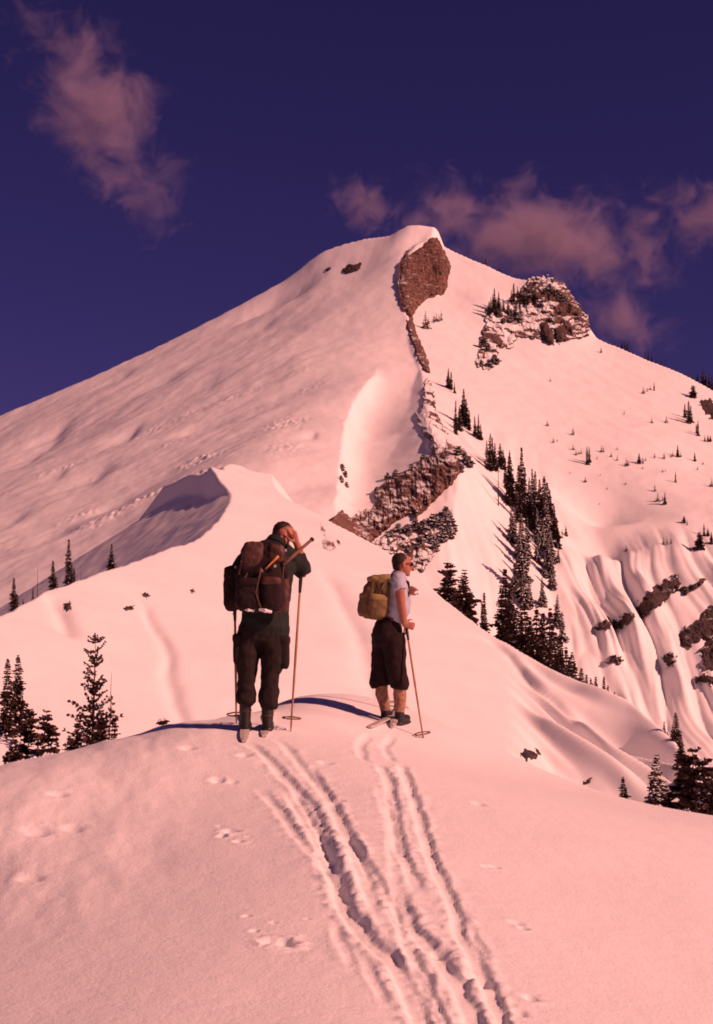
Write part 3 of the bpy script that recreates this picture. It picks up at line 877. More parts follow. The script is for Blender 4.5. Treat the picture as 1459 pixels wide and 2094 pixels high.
stand('spire', [(917, 752, 793), (923, 760, 797), (930, 782, 804)], 'slim dark fir in the little trio high beside the thin rock rib', 'trio of firs by the rock rib')
stand('spire', [(948, 794, 868), (932, 818, 888), (953, 815, 872), (960, 838, 880), (940, 830, 880), (972, 850, 892), (979, 846, 898), (984, 866, 900), (1002, 885, 962), (1008, 893, 955), (996, 900, 950, 'snowy'), (1012, 905, 962)],
      'dark fir in the file of trees descending beside the speckled rock rib', 'firs descending beside the rock rib')
stand('spire', [(1024, 906, 955), (1030, 918, 960), (1041, 920, 1032), (1034, 935, 1000), (1046, 930, 1030), (1068, 914, 1062), (1062, 950, 1040), (1073, 955, 1060), (1090, 958, 1048), (1095, 962, 1060), (1082, 975, 1050), (1086, 990, 1070, 'snowy'), (1105, 978, 1085), (1113, 973, 1100),
                (1121, 985, 1104), (1127, 1000, 1105), (1117, 1000, 1110, 'snowy'), (1135, 1028, 1096), (1131, 1040, 1110), (1047, 1035, 1110, 'snowy'), (1053, 1040, 1100, 'snowy'), (1068, 1050, 1150, 'snowy'), (1100, 1040, 1110, 'snowy'), (1110, 1060, 1125, 'snowy'), (1078, 1060, 1140), (1063, 1075, 1165, 'snowy'),
                (1122, 1070, 1140, 'snowy'), (1128, 1085, 1150, 'snowy'), (1140, 1060, 1120), (1093, 1020, 1090), (1057, 985, 1065), (1102, 1000, 1080)],
      'tall dark fir in the dense stand right of the wide rock band', 'firs of the dense stand right of the rock band')
stand('snag', [(1020, 938, 1034)], 'bare dark dead trunk at the left edge of the dense fir stand', None)
stand('snowy', [(1067, 1096, 1222), (1073, 1160, 1245), (1060, 1130, 1200), (1122, 1100, 1176), (1128, 1120, 1180), (1120, 1090, 1160), (1158, 1074, 1096), (1150, 1080, 1100), (1075, 1110, 1190), (1052, 1150, 1210), (1115, 1130, 1180), (1082, 1185, 1240), (1100, 1090, 1150), (1110, 1180, 1240), (1130, 1150, 1205), (1140, 1215, 1280), (1150, 1250, 1310), (1142, 1120, 1150)],
      'snow-flecked fir straggling down the gully below the dense stand', 'firs straggling below the dense stand')
stand('spire', [(1011, 588, 638), (1004, 607, 650), (1020, 596, 638), (1008, 600, 645), (1015, 610, 648), (1000, 615, 650), (1051, 578, 628), (1047, 592, 632), (1059, 586, 630), (1066, 588, 630), (1072, 588, 628), (1063, 600, 640), (1078, 596, 632), (1030, 610, 645, 'snowy'), (1040, 612, 650, 'snowy'), (1054, 612, 655, 'snowy'), (1088, 578, 606, 'snowy'), (1095, 582, 606, 'snowy'), (1024, 618, 655, 'snowy'), (1064, 622, 655, 'snowy')],
      'short dense fir clustered on the left side of the skyline outcrop', 'firs on the skyline outcrop')
stand('shrub', [(990, 690, 712), (998, 700, 722), (985, 735, 750), (1000, 735, 752), (1012, 725, 745), (1045, 645, 665), (1060, 640, 660), (1030, 650, 668), (1125, 580, 600), (1140, 592, 612), (1155, 605, 625)], 'snow-crusted shrub growing among the rocks of the skyline outcrop', 'shrubs on the skyline outcrop')
stand('sapling', [(870, 634, 672), (888, 640, 660), (893, 638, 658), (903, 631, 656), (898, 640, 658), (876, 645, 662)], 'tiny conifer on the snow right below the summit rock face', 'tiny conifers below the summit rock')
stand_at('sapling', [(993, 523, 582), (1022, 540, 578), (1052, 558, 574), (1112, 570, 566), (1100, 568, 568)], 'tiny snow-crusted conifer on the ridge between summit and outcrop', 'tiny conifers on the summit ridge')
stand_at('spire', [(1258, 697, 540), (1264, 700, 540), (1272, 697, 540), (1278, 696, 539), (1284, 700, 539), (1320, 720, 532), (1326, 718, 531), (1333, 721, 530), (1345, 733, 528), (1353, 730, 527), (1362, 733, 526), (1385, 748, 524), (1410, 760, 520), (1418, 765, 519), (1426, 762, 518), (1437, 757, 517), (1443, 760, 516), (1450, 764, 515), (1456, 768, 514)],
         'small dark conifer on the long right-hand skyline', 'conifers along the right skyline')
stand('sapling', cr3([(380, 690, 735), (548, 740, 795), (420, 805, 845), (445, 815, 835), (548, 850, 890), (567, 880, 925), (600, 880, 915), (585, 890, 920), (733, 855, 905), (745, 860, 905), (835, 865, 890), (795, 900, 935), (835, 920, 960), (705, 920, 950), (895, 940, 995), (905, 955, 990),
                      (1002, 925, 980), (1020, 935, 960), (1078, 900, 945), (1140, 900, 950), (1185, 905, 940), (1197, 890, 935), (1248, 900, 935), (1393, 960, 985), (1358, 990, 1020), (1450, 1070, 1130), (1080, 1105, 1160), (1130, 1180, 1220), (1100, 1160, 1225), (1135, 1455, 1505), (1160, 1445, 1500),
                      (1185, 1460, 1500), (893, 1500, 1550), (1006, 475, 525), (1030, 480, 510), (1050, 470, 500), (880, 630, 660), (1060, 675, 715), (1155, 665, 715), (730, 215, 260), (628, 1055, 1100), (400, 415, 445), (1130, 1010, 1035), (1150, 1010, 1030), (530, 1025, 1045), (725, 1040, 1060), (890, 1090, 1115), (770, 1125, 1145), (1000, 990, 1015), (720, 1230, 1245)], 1000, 640, 3.179),
      'tiny lone conifer scattered on the wide open right slope', 'tiny conifers on the open right slope', wide=1.2)
stand('spire', cr3([(640, 870, 985), (655, 870, 975), (978, 910, 980), (1228, 855, 935), (1340, 905, 965), (1214, 1030, 1100), (1145, 1165, 1245), (1270, 1320, 1365, 'bushy'), (1255, 1340, 1368), (1290, 1345, 1378), (1075, 445, 505)], 1000, 640, 3.179),
      'small spiky fir on the wide open right slope', 'small firs on the open right slope', wide=1.2)
stand('spire', cr3([(1370, 1420, 1538, 'bushy'), (1400, 1370, 1445), (1425, 1400, 1452), (1300, 570, 718), (1275, 590, 682), (1312, 600, 710), (1330, 470, 552, 'bushy'), (1322, 490, 545), (1360, 700, 797), (1350, 720, 782), (1405, 790, 837), (1425, 790, 837), (1440, 795, 837), (1448, 1420, 1500)], 1000, 640, 3.179),
      'dark fir in the loose clumps at the right end of the open slope', 'firs in loose clumps on the right slope', wide=1.3)
stand_at('bushy', [(917, 1148, 236), (911, 1165, 236), (948, 1163, 228), (955, 1178, 228), (941, 1178, 229)], 'bushy dark fir on the spur crest beside the skier in profile', 'bushy firs on the spur crest')
stand_at('spire', [(991, 1210, 216), (987, 1230, 217), (1034, 1162, 214), (1041, 1190, 212), (1026, 1195, 213), (1057, 1242, 210), (1049, 1230, 211), (1066, 1250, 209), (1094, 1238, 206), (1088, 1262, 207), (1121, 1242, 204), (1127, 1275, 203), (1136, 1290, 200), (1149, 1330, 198), (1170, 1332, 196), (1164, 1345, 196),
                   (1178, 1350, 194), (1201, 1378, 188), (1217, 1382, 186), (1222, 1395, 184), (1234, 1382, 183), (1256, 1414, 180), (1266, 1419, 178), (1274, 1435, 176), (1334, 1492, 168), (1150, 1310, 200), (1105, 1265, 207), (1044, 1205, 213), (1075, 1225, 209), (1112, 1250, 206), (1142, 1300, 201), (1158, 1322, 198), (1188, 1365, 191), (1210, 1385, 187), (1244, 1400, 182)], 'dark fir in the row along the falling right crest of the spur', 'firs along the right crest of the spur', wide=1.1)
stand_at('spire', [(1344, 1540, 128, 'snowy'), (1337, 1560, 126, 'snowy'), (1395, 1530, 145), (1376, 1480, 158), (1349, 1500, 165), (1359, 1474, 165), (1383, 1456, 160), (1366, 1495, 162), (1392, 1500, 150), (1273, 1588, 120), (1283, 1612, 120), (1406, 1556, 140), (1400, 1580, 138)], 'tall fir where the spur ends above the shaded gully', 'firs at the end of the spur', wide=1.35)
stand_at('bushy', [(1418, 1527, 118), (1430, 1550, 116), (1440, 1580, 112), (1452, 1590, 110), (1410, 1590, 116)], 'broad dark fir beside the foot of the spur, rising behind the foreground crest', 'broad firs behind the right foreground crest', wide=1.05)
stand_at('spire', [(30, 1180, 128), (48, 1224, 131), (68, 1200, 134), (110, 1145, 141), (141, 1102, 148), (147, 1150, 148), (152, 1160, 149), (228, 1111, 166), (8, 1255, 126), (36, 1215, 129)], 'thin dark fir standing on the left crest of the spur', 'thin firs on the left spur crest', wide=1.3)

tree('snag', *(lambda t, g: ((t.x, t.y, g - 0.1), t.z - g + 0.1))(P(78, 1148, 136), ground_z(P(78, 1148, 136).x, 136)), 'bare thin dead trunk among the firs on the left spur crest')
tree('snag', *(lambda t, g: ((t.x, t.y, g - 0.1), t.z - g + 0.1))(P(168, 1152, 153), ground_z(P(168, 1152, 153).x, 153)), 'short dead trunk leaning over on the left spur crest', lean=-0.35)

def near_tree(kind, u, vt, d, label, wide=1.0, group=None, var=None, rot=None):
    t = P(u, vt, d)
    g = ground_z(t.x, d, (BV_S,))
    return tree(kind, (t.x, d, g - 0.1), t.z - g + 0.1, label, group, wide=wide, var=var, rot=rot)
near_tree('pine', 192, 1302, 92, 'tall open-limbed pine standing alone behind the left foreground crest', 0.85, var=0, rot=0.6)
near_tree('bushy', 207, 1440, 90, 'low bushy fir hugging the right side of the lone pine', 0.8)
near_tree('bushy', 160, 1470, 88, 'low dark fir under the lone pine on its left', 0.7)
near_tree('snag', 226, 1372, 91, 'thin bare dead stem just right of the lone pine')
near_tree('spire', 233, 1460, 90, 'slender small fir right of the thin dead stem', 1.3)
near_tree('spire', 145, 1503, 88, 'tiny spiky fir left of the lone pine', 1.6)
near_tree('spire', 16, 1345, 96, 'very tall narrow fir at the left edge of the view', 1.25)
near_tree('spire', 39, 1338, 97, 'tall narrow fir with a crooked top close beside another at the left edge', 1.15)
near_tree('bushy', 60, 1445, 86, 'bushy young conifer between the narrow firs and the gap', 0.9)
near_tree('bushy', 97, 1450, 85, 'bushy conifer with snow on its low branches at the edge of the gap', 0.9)
near_tree('bushy', 30, 1480, 84, 'dense low conifer at the feet of the tall narrow firs', 0.9)
near_tree('shrub', 80, 1520, 82, 'snow-laden shrub below the bushy conifers', 0.9)
near_tree('spire', 338, 1467, 70, 'tiny fir top peeping over the foreground crest', 1.5)
stand('shrub', [(700, 948, 962), (707, 962, 976), (698, 972, 986), (709, 985, 996)], 'snow-crusted shrub on the left rim of the bowl', 'shrubs on the bowl rim')
stand('shrub', [(793, 966, 980), (810, 960, 974), (772, 995, 1010), (842, 948, 962), (866, 928, 942), (938, 912, 930), (950, 922, 944), (960, 932, 955), (944, 948, 966), (700, 1050, 1062)],
      'snow-laden shrub clinging to the upper edge of the wide rock band', 'shrubs on the rock band')
stand('shrub', [(815, 1070, 1092), (835, 1075, 1098), (850, 1060, 1085), (868, 1065, 1090), (885, 1050, 1078), (900, 1060, 1085), (912, 1050, 1075), (905, 1085, 1108), (880, 1088, 1112), (860, 1095, 1120), (918, 1075, 1100), (892, 1105, 1128), (800, 1085, 1102), (912, 1035, 1060), (925, 1060, 1085)],
      'snow-laden shrub on the broken ledge under the rock band', 'shrubs on the broken ledge')
# ---------------------------------------------------------------- people and their gear
def add_obj(name, me, parent=None, loc=None):
    o = bpy.data.objects.new(name, me)
    C.objects.link(o)
    if parent is not None:
        o.parent = parent
    if loc is not None:
        o.location = loc
    return o

def loft(vs, fs, rings, n=16):
    """rings: (centre, across, fore-aft half sizes, optional axis up); closed tube of ellipses"""
    b0 = len(vs)
    pts = [Vector(r[0]) for r in rings]
    for i, r in enumerate(rings):
        t = (pts[min(i + 1, len(pts) - 1)] - pts[max(i - 1, 0)])
        t = t.normalized() if t.length > 1e-6 else Vector((0, 0, 1))
        a = Vector((1, 0, 0)) - t * t.x
        if a.length < 0.35:
            a = Vector((0, 0, 1)) - t * t.z
        a.normalize()
        b = t.cross(a)
        for k in range(n):
            g = 2 * math.pi * k / n
            vs.append(tuple(pts[i] + a * math.cos(g) * r[1] + b * math.sin(g) * r[2]))
    for i in range(len(rings) - 1):
        for k in range(n):
            k2 = (k + 1) % n
            fs.append((b0 + i * n + k, b0 + i * n + k2, b0 + (i + 1) * n + k2, b0 + (i + 1) * n + k))
    fs.append(tuple(b0 + n - 1 - k for k in range(n)))
    fs.append(tuple(b0 + (len(rings) - 1) * n + k for k in range(n)))

def blob(vs, fs, c, r, e=(1.0, 1.0), rot=None, n=18, m=12, lump=0.0, seed=0):
    """superellipsoid: e=1 round, smaller = boxier"""
    b0 = len(vs)
    c = Vector(c)
    R = rot.to_matrix() if rot is not None else Matrix.Identity(3)
    f = lambda w, q: math.copysign(abs(w) ** q, w)
    for i in range(m + 1):
        ph = -math.pi / 2 + math.pi * i / m
        for k in range(n):
            th = 2 * math.pi * k / n
            p = Vector((r[0] * f(math.cos(ph), e[0]) * f(math.cos(th), e[1]), r[1] * f(math.cos(ph), e[0]) * f(math.sin(th), e[1]), r[2] * f(math.sin(ph), e[0])))
            if lump:
                w = float(pnoise(np.array([p.x * 9 + seed + p.y * 5]), np.array([p.z * 9 + p.y * 7]))[0])
                p *= 1 + lump * w
            vs.append(tuple(c + R @ p))
    for i in range(m):
        for k in range(n):
            k2 = (k + 1) % n
            fs.append((b0 + i * n + k, b0 + i * n + k2, b0 + (i + 1) * n + k2, b0 + (i + 1) * n + k))

def fuse(name, vs, fs, mat, voxel=0.012, smooth=3, wrinkle=0.0, wscale=14.0, seed=0):
    """one continuous surface out of overlapping volumes"""
    me = bpy.data.meshes.new(name + '_raw')
    me.from_pydata([tuple(v) for v in vs], [], fs)
    bm = bmesh.new()
    bm.from_mesh(me)
    bmesh.ops.remove_doubles(bm, verts=bm.verts, dist=1e-5)
    bmesh.ops.recalc_face_normals(bm, faces=bm.faces)
    bm.to_mesh(me)
    bm.free()
    o = bpy.data.objects.new('tmp', me)
    C.objects.link(o)
    md = o.modifiers.new('r', 'REMESH')
    md.mode = 'VOXEL'
    md.voxel_size = voxel
    if smooth:
        sm = o.modifiers.new('s', 'SMOOTH')
        sm.iterations = smooth
        sm.factor = 0.5
    dg = bpy.context.evaluated_depsgraph_get()
    out = bpy.data.meshes.new_from_object(o.evaluated_get(dg))
    bpy.data.objects.remove(o)
    bpy.data.meshes.remove(me)
    out.name = name
    n = len(out.vertices)
    if wrinkle:
        co = np.empty(n * 3)
        no = np.empty(n * 3)
        out.vertices.foreach_get('co', co)
        out.vertices.foreach_get('normal', no)
        co, no = co.reshape(-1, 3), no.reshape(-1, 3)
        w = pnoise(co[:, 0] * wscale * 0.6 + co[:, 1] * wscale * 0.5, co[:, 2] * wscale + co[:, 0] * wscale * 0.5, seed) + 0.5 * pnoise(co[:, 0] * wscale * 2 + co[:, 1] * wscale, co[:, 2] * wscale * 1.6, seed + 4)
        co = co + no * (wrinkle * w)[:, None]
        out.vertices.foreach_set('co', co.ravel())
    out.polygons.foreach_set('use_smooth', np.ones(len(out.polygons), bool))
    out.materials.clear()
    out.materials.append(mat)
    out.update()
    return out

def hand(vs, fs, wrist, fdir, pdir, size=0.19, curl=0.5, spread=0.25, side=1):
    """palm and five fingers; fdir points along the fingers, pdir out of the palm, side = which way the thumb leaves"""
    f, p = Vector(fdir).normalized(), Vector(pdir).normalized()
    p = (p - f * p.dot(f)).normalized()
    s = f.cross(p) * side
    L = size
    w0 = Vector(wrist)
    loft(vs, fs, [(w0 - f * 0.02, 0.024, 0.021), (w0 + f * 0.25 * L, 0.036, 0.017), (w0 + f * 0.50 * L, 0.040, 0.015), (w0 + f * 0.54 * L, 0.034, 0.012)], 10)
    for k, ln in enumerate((0.42, 0.48, 0.45, 0.35)):
        q = w0 + f * 0.50 * L + s * (0.030 - 0.020 * k)
        pts, d = [q - f * 0.01], (f + s * spread * (0.30 - 0.2 * k)).normalized()
        for j, sg in enumerate((0.45, 0.32, 0.23)):
            ang = curl * (0.55 + 0.5 * j)
            d = (d * math.cos(ang) + p * math.sin(ang)).normalized()
            pts.append(pts[-1] + d * ln * L * sg)
        tube(vs, fs, pts, [0.0098, 0.0092, 0.0085, 0.0070], 7)
    q = w0 + f * 0.12 * L + s * 0.030
    d = (f * 0.6 + s * 0.75 + p * 0.3).normalized()
    pts = [q, q + d * 0.20 * L]
    d2 = (f * 0.9 + s * 0.2 + p * 0.45 * (0.5 + curl)).normalized()
    pts += [pts[-1] + d2 * 0.17 * L, pts[-1] + d2 * 0.17 * L + (d2 + p * 0.3).normalized() * 0.13 * L]
    tube(vs, fs, pts, [0.0125, 0.0115, 0.0100, 0.0080], 7)

def head(vs, fs, c, fwd, up, s=1.0):
    """skull, jaw, nose, brow, lips and ears; c is the centre of the head"""
    fwd, up = Vector(fwd).normalized(), Vector(up).normalized()
    up = (up - fwd * up.dot(fwd)).normalized()
    rt = fwd.cross(up)
    M = Matrix((rt, fwd, up)).transposed()
    q = M.to_quaternion()
    A = lambda x, y, z: Vector(c) + (rt * x + fwd * y + up * z) * s
    blob(vs, fs, A(0, -0.012, 0.025), (0.076 * s, 0.096 * s, 0.090 * s), rot=q)
    blob(vs, fs, A(0, 0.022, -0.040), (0.060 * s, 0.066 * s, 0.072 * s), rot=q)
    blob(vs, fs, A(0, 0.055, -0.095), (0.030 * s, 0.026 * s, 0.022 * s), rot=q)
    loft(vs, fs, [(A(0, 0.082, 0.015), 0.008 * s, 0.010 * s), (A(0, 0.100, -0.012), 0.012 * s, 0.013 * s), (A(0, 0.104, -0.028), 0.016 * s, 0.012 * s), (A(0, 0.088, -0.036), 0.013 * s, 0.008 * s)], 8)
    blob(vs, fs, A(0, 0.078, 0.028), (0.050 * s, 0.012 * s, 0.009 * s), rot=q, n=10, m=6)
    blob(vs, fs, A(0, 0.083, -0.058), (0.024 * s, 0.008 * s, 0.009 * s), rot=q, n=10, m=6)
    for k in (-1, 1):
        blob(vs, fs, A(0.077 * k, -0.012, -0.008), (0.010 * s, 0.021 * s, 0.033 * s), rot=q, n=10, m=8)
    return A, q

SKIN = mat_plain('skin', (0.38, 0.145, 0.09), 0.55, 0.10, 30, 0.001, 0.35)
HAIR = mat_plain('hair', (0.035, 0.02, 0.016), 0.6, 0.4, 60, 0.002)
CAP = mat_plain('dark_cap', (0.04, 0.026, 0.024), 0.85, 0.3, 40, 0.001)
JACKET = mat_plain('dark_green_jacket', (0.017, 0.020, 0.018), 0.85, 0.25, 16, 0.002)
TROUS = mat_plain('dark_trousers', (0.021, 0.013, 0.012), 0.9, 0.3, 14, 0.002)
KNICK = mat_plain('brown_knickers', (0.020, 0.009, 0.009), 0.9, 0.3, 14, 0.002)
SHIRT = mat_plain('grey_shirt', (0.42, 0.43, 0.52), 0.85, 0.08, 18, 0.001)
SOCK = mat_plain('brown_socks', (0.33, 0.18, 0.12), 0.9, 0.45, 45, 0.002)
LEATH = mat_plain('boot_leather', (0.022, 0.016, 0.015), 0.5, 0.3, 25, 0.001, 0.4)
PACK1 = mat_plain('dark_canvas', (0.019, 0.009, 0.009), 0.85, 0.35, 11, 0.002)
FLAP1 = mat_plain('brown_leather', (0.070, 0.024, 0.017), 0.6, 0.55, 13, 0.002, 0.4)
PACK2 = mat_plain('olive_canvas', (0.17, 0.105, 0.050), 0.88, 0.35, 12, 0.002)
FLAP2 = mat_plain('tan_canvas', (0.30, 0.205, 0.085), 0.88, 0.25, 14, 0.002)
STRAP = mat_plain('strap', (0.10, 0.05, 0.035), 0.7, 0.3, 30)
METAL = mat_plain('dull_metal', (0.45, 0.42, 0.42), 0.4, 0.2, 30, 0, 0.6)
BAMBOO = mat_plain('bamboo', (0.40, 0.20, 0.11), 0.5, 0.25, 18, 0, 0.4)
WOOD = mat_plain('dark_wood', (0.20, 0.095, 0.06), 0.55, 0.3, 22, 0, 0.35)
ORANGE = mat_plain('orange_wood', (0.62, 0.22, 0.06), 0.5, 0.2, 22, 0, 0.4)
SKIW = mat_plain('pale_ski', (0.60, 0.52, 0.47), 0.45, 0.2, 12, 0, 0.4)
SKID = mat_plain('dark_ski', (0.16, 0.08, 0.06), 0.45, 0.25, 12, 0, 0.4)
CLOTH = mat_plain('white_cloth', (0.75, 0.72, 0.72), 0.85, 0.1, 18)
GLASS = mat_plain('dark_glasses', (0.012, 0.01, 0.01), 0.15, 0.1, 5, 0, 0.6)

def gz_f(x, y):
    h = BV_F.ray_cast(Vector((x, y, 50)), Vector((0, 0, -1)))
    return h[0].z

def ski(path, label, mat_top, group=None, width=0.078, tip=True, lift=0.025, start_lift=0.0):
    """ski lying along two ground points (tail, tip)"""
    a, b = Vector(path[0]), Vector(path[1])
    n = 26
    d = Vector((b.x - a.x, b.y - a.y, 0)).normalized()
    s = Vector((d.y, -d.x, 0))
    L = (Vector((b.x, b.y, 0)) - Vector((a.x, a.y, 0))).length
    za, zb = gz_f(a.x, a.y), gz_f(b.x, b.y)
    zm = max(gz_f(*(a.lerp(b, t)).xy) - (za + (zb - za) * t) for t in (0.25, 0.4, 0.5, 0.6, 0.75))
    vs, fs = [], []
    for i in range(n + 1):
        t = i / n
        p = a.lerp(b, t)
        z = za + (zb - za) * t + 4 * t * (1 - t) * max(zm, 0) + lift
        if tip and t > 0.84:
            z += 0.16 * ((t - 0.84) / 0.16) ** 2
        w = width * 0.5 * (1.0 - 0.12 * math.sin(math.pi * t)) * (1 if t < 0.86 else max(0.08, 1 - ((t - 0.86) / 0.14) ** 2.2))
        if t < 0.08:
            w *= (0.45, 0.8, 0.95)[min(i, 2)]
        th = 0.007 if t < 0.86 else 0.005
        for (q, h) in ((-w, -th), (w, -th), (w, th), (0, th + 0.004), (-w, th)):
            vs.append((p.x + s.x * q, p.y + s.y * q, z + h))
    for i in range(n):
        for k in range(5):
            k2 = (k + 1) % 5
            fs.append((i * 5 + k, i * 5 + k2, i * 5 + 5 + k2, i * 5 + 5 + k))
    fs += [(4, 3, 2, 1, 0), tuple(n * 5 + k for k in range(5))]
    org = a.lerp(b, 0.5)
    org.z = gz_f(org.x, org.y)
    root = bpy.data.objects.new('ski', None)
    C.objects.link(root)
    root.location = org
    tag(root, label, 'ski', group)
    add_obj('plank', mesh_of('plank', [Vector(v) - org for v in vs], fs, mat_top), root)
    return root, a, b

def pole(top, bot, label, basket_up=0.10, group=None, tip_extra=0.03, grip=0.15, ring=0.06):
    top, bot = Vector(top), Vector(bot)
    ax = (top - bot).normalized()
    root = bpy.data.objects.new('ski_pole', None)
    C.objects.link(root)
    root.location = bot
    tag(root, label, 'ski pole', group)
    L = (top - bot).length
    vs, fs = [], []
    tube(vs, fs, [ax * 0.0 - ax * tip_extra, ax * 0.05, ax * L * 0.5, ax * L], [0.003, 0.0075, 0.011, 0.009], 8)
    add_obj('shaft', mesh_of('shaft', vs, fs, BAMBOO, True), root)
    vs, fs = [], []
    tube(vs, fs, [ax * (L - grip), ax * (L - grip * 0.5), ax * (L - 0.01), ax * (L + 0.012)], [0.012, 0.015, 0.016, 0.019], 8)
    add_obj('grip', mesh_of('grip', vs, fs, LEATH, True), root)
    c = ax * basket_up
    a = ax.orthogonal().normalized()
    b = ax.cross(a)
    vs, fs = [], []
    m = 20
    pts = [c + (a * math.cos(2 * math.pi * k / m) + b * math.sin(2 * math.pi * k / m)) * ring for k in range(m + 1)]
    tube(vs, fs, pts, [0.006] * (m + 1), 6, False)
    for k in range(4):
        g = math.pi / 4 + math.pi / 2 * k
        tube(vs, fs, [c + ax * 0.015, c + (a * math.cos(g) + b * math.sin(g)) * ring], [0.004, 0.004], 5)
    add_obj('basket', mesh_of('basket', vs, fs, WOOD, True), root)
    vs, fs = [], []
    m = 12
    lo = [ax * L + (a * math.cos(2 * math.pi * k / m) * 0.02 - Vector((0, 0, 1)) * (0.05 - 0.05 * math.cos(2 * math.pi * k / m))) for k in range(m + 1)]
    tube(vs, fs, lo, [0.004] * (m + 1), 4, False)
    add_obj('wrist_strap', mesh_of('wrist_strap', vs, fs, STRAP, True), root)
    return root

# ---- first skier: back to the viewer, head bowed, right hand raised to the head
D1 = 11.5
B1 = fpix(526, 1486)
B1 = Vector((P(526, 1486, D1).x, D1, gz_f(P(526, 1486, D1).x, D1)))
_off1 = B1.z - P(526, 1486, D1).z
def A1(x, y, dy=0.0):
    """enlarged-view coordinate of skier one -> local point"""
    return P(420 + x / 4.107, 1030 + y / 4.107, D1) + Vector((0, dy, _off1)) - B1
K1 = D1 / FPX / 4.107        # metres per enlarged-view pixel

one = bpy.data.objects.new('person', None)
C.objects.link(one)
one.location = B1
tag(one, 'person in dark jacket and baggy trousers, back turned, raising a hand to the bowed head', 'person')
vs, fs = [], []
hc = A1(648, 238, 0.11)
head(vs, fs, hc, (0.10, 0.86, -0.45), (0.14, 0.42, 0.88), 0.97)
loft(vs, fs, [(A1(590, 360, 0.02), 0.070, 0.070), (A1(615, 300, 0.05), 0.058, 0.060), (A1(640, 255, 0.09), 0.052, 0.056)])
loft(vs, fs, [(A1(500, 1010, 0.02), 0.15, 0.11), (A1(505, 850, 0.02), 0.14, 0.10), (A1(530, 600, 0.0), 0.16, 0.11), (A1(545, 430, 0.0), 0.17, 0.10), (A1(565, 350, 0.02), 0.10, 0.08)])
# legs inside the trousers, feet inside the boots
loft(vs, fs, [(A1(400, 1000, 0.02), 0.085, 0.09), (A1(350, 1200, 0.0), 0.075, 0.08), (A1(355, 1400, 0.0), 0.055, 0.06), (A1(345, 1600, 0), 0.05, 0.05), (A1(338, 1830, 0), 0.035, 0.04)])
loft(vs, fs, [(A1(560, 1000, 0.02), 0.085, 0.09), (A1(575, 1200, 0.0), 0.075, 0.08), (A1(548, 1400, 0.0), 0.055, 0.06), (A1(532, 1600, 0), 0.05, 0.05), (A1(524, 1820, 0), 0.035, 0.04)])
# left arm down to the pole, right arm up to the head
loft(vs, fs, [(A1(400, 380, 0.02), 0.055, 0.055), (A1(250, 620, 0.0), 0.045, 0.045), (A1(236, 780, 0.10), 0.030, 0.033)], 12)
hand(vs, fs, A1(228, 800, 0.07), (0.1, 1, -0.25), (1, 0, 0), 0.17, 1.25, 0.1, side=-1)
loft(vs, fs, [(A1(690, 385, 0.02), 0.055, 0.055), (A1(830, 545, 0.10), 0.048, 0.048), (A1(800, 410, 0.11), 0.036, 0.036), (A1(768, 300, 0.07), 0.030, 0.032)], 12)
hand(vs, fs, A1(764, 300, 0.06), (-0.36, 0.02, 0.93), (-0.80, 0.55, -0.25), 0.185, 0.13, 0.5, side=1)
body = add_obj('body', fuse('body', vs, fs, SKIN, 0.0065, 2), one)
vs, fs = [], []
blob(vs, fs, hc + Vector((-0.004, 0.012, 0.048)), (0.083, 0.100, 0.078), n=20, m=12)
blob(vs, fs, hc + Vector((-0.035, -0.030, 0.012)), (0.056, 0.060, 0.060), n=16, m=10)
add_obj('hair', fuse('hair', vs, fs, HAIR, 0.008, 2, 0.004, 60), body)
vs, fs = [], []
loft(vs, fs, [(A1(497, 1075, 0.02), 0.20, 0.145), (A1(503, 1000, 0.02), 0.205, 0.150), (A1(505, 880, 0.02), 0.19, 0.14), (A1(520, 650, 0.0), 0.205, 0.145), (A1(535, 480, 0.0), 0.215, 0.135), (A1(548, 385, 0.01), 0.175, 0.115), (A1(575, 325, 0.03), 0.105, 0.09), (A1(598, 285, 0.05), 0.075, 0.072)])
loft(vs, fs, [(A1(440, 385, 0.01), 0.085, 0.085), (A1(330, 460, 0.01), 0.078, 0.08), (A1(235, 610, 0.0), 0.068, 0.07), (A1(215, 700, 0.04), 0.062, 0.065), (A1(232, 800, 0.10), 0.045, 0.048)], 14)
loft(vs, fs, [(A1(640, 370, 0.01), 0.085, 0.085), (A1(720, 420, 0.05), 0.080, 0.080), (A1(805, 520, 0.09), 0.074, 0.074), (A1(832, 560, 0.10), 0.062, 0.066)], 14)
loft(vs, fs, [(A1(838, 555, 0.10), 0.058, 0.062), (A1(815, 470, 0.11), 0.058, 0.060), (A1(793, 385, 0.11), 0.043, 0.046)], 14)
add_obj('jacket', fuse('jacket', vs, fs, JACKET, 0.011, 3, 0.010, 13, 3), one)
vs, fs = [], []
loft(vs, fs, [(A1(588, 318, 0.02), 0.092, 0.082), (A1(602, 285, 0.04), 0.088, 0.080), (A1(612, 268, 0.05), 0.080, 0.074)])
add_obj('collar', fuse('collar', vs, fs, JACKET, 0.009, 2), one)
vs, fs = [], []
loft(vs, fs, [(A1(500, 930, 0.02), 0.185, 0.135), (A1(485, 1040, 0.02), 0.205, 0.145), (A1(475, 1120, 0.02), 0.200, 0.14)])
loft(vs, fs, [(A1(390, 1050, 0.02), 0.115, 0.125), (A1(352, 1180, 0.01), 0.103, 0.115), (A1(346, 1300, 0.0), 0.095, 0.105), (A1(352, 1365, 0.0), 0.088, 0.095), (A1(352, 1395, 0.0), 0.076, 0.086), (A1(346, 1490, 0), 0.073, 0.082), (A1(345, 1590, 0), 0.080, 0.086), (A1(344, 1640, 0), 0.082, 0.086), (A1(342, 1662, 0), 0.062, 0.066)])
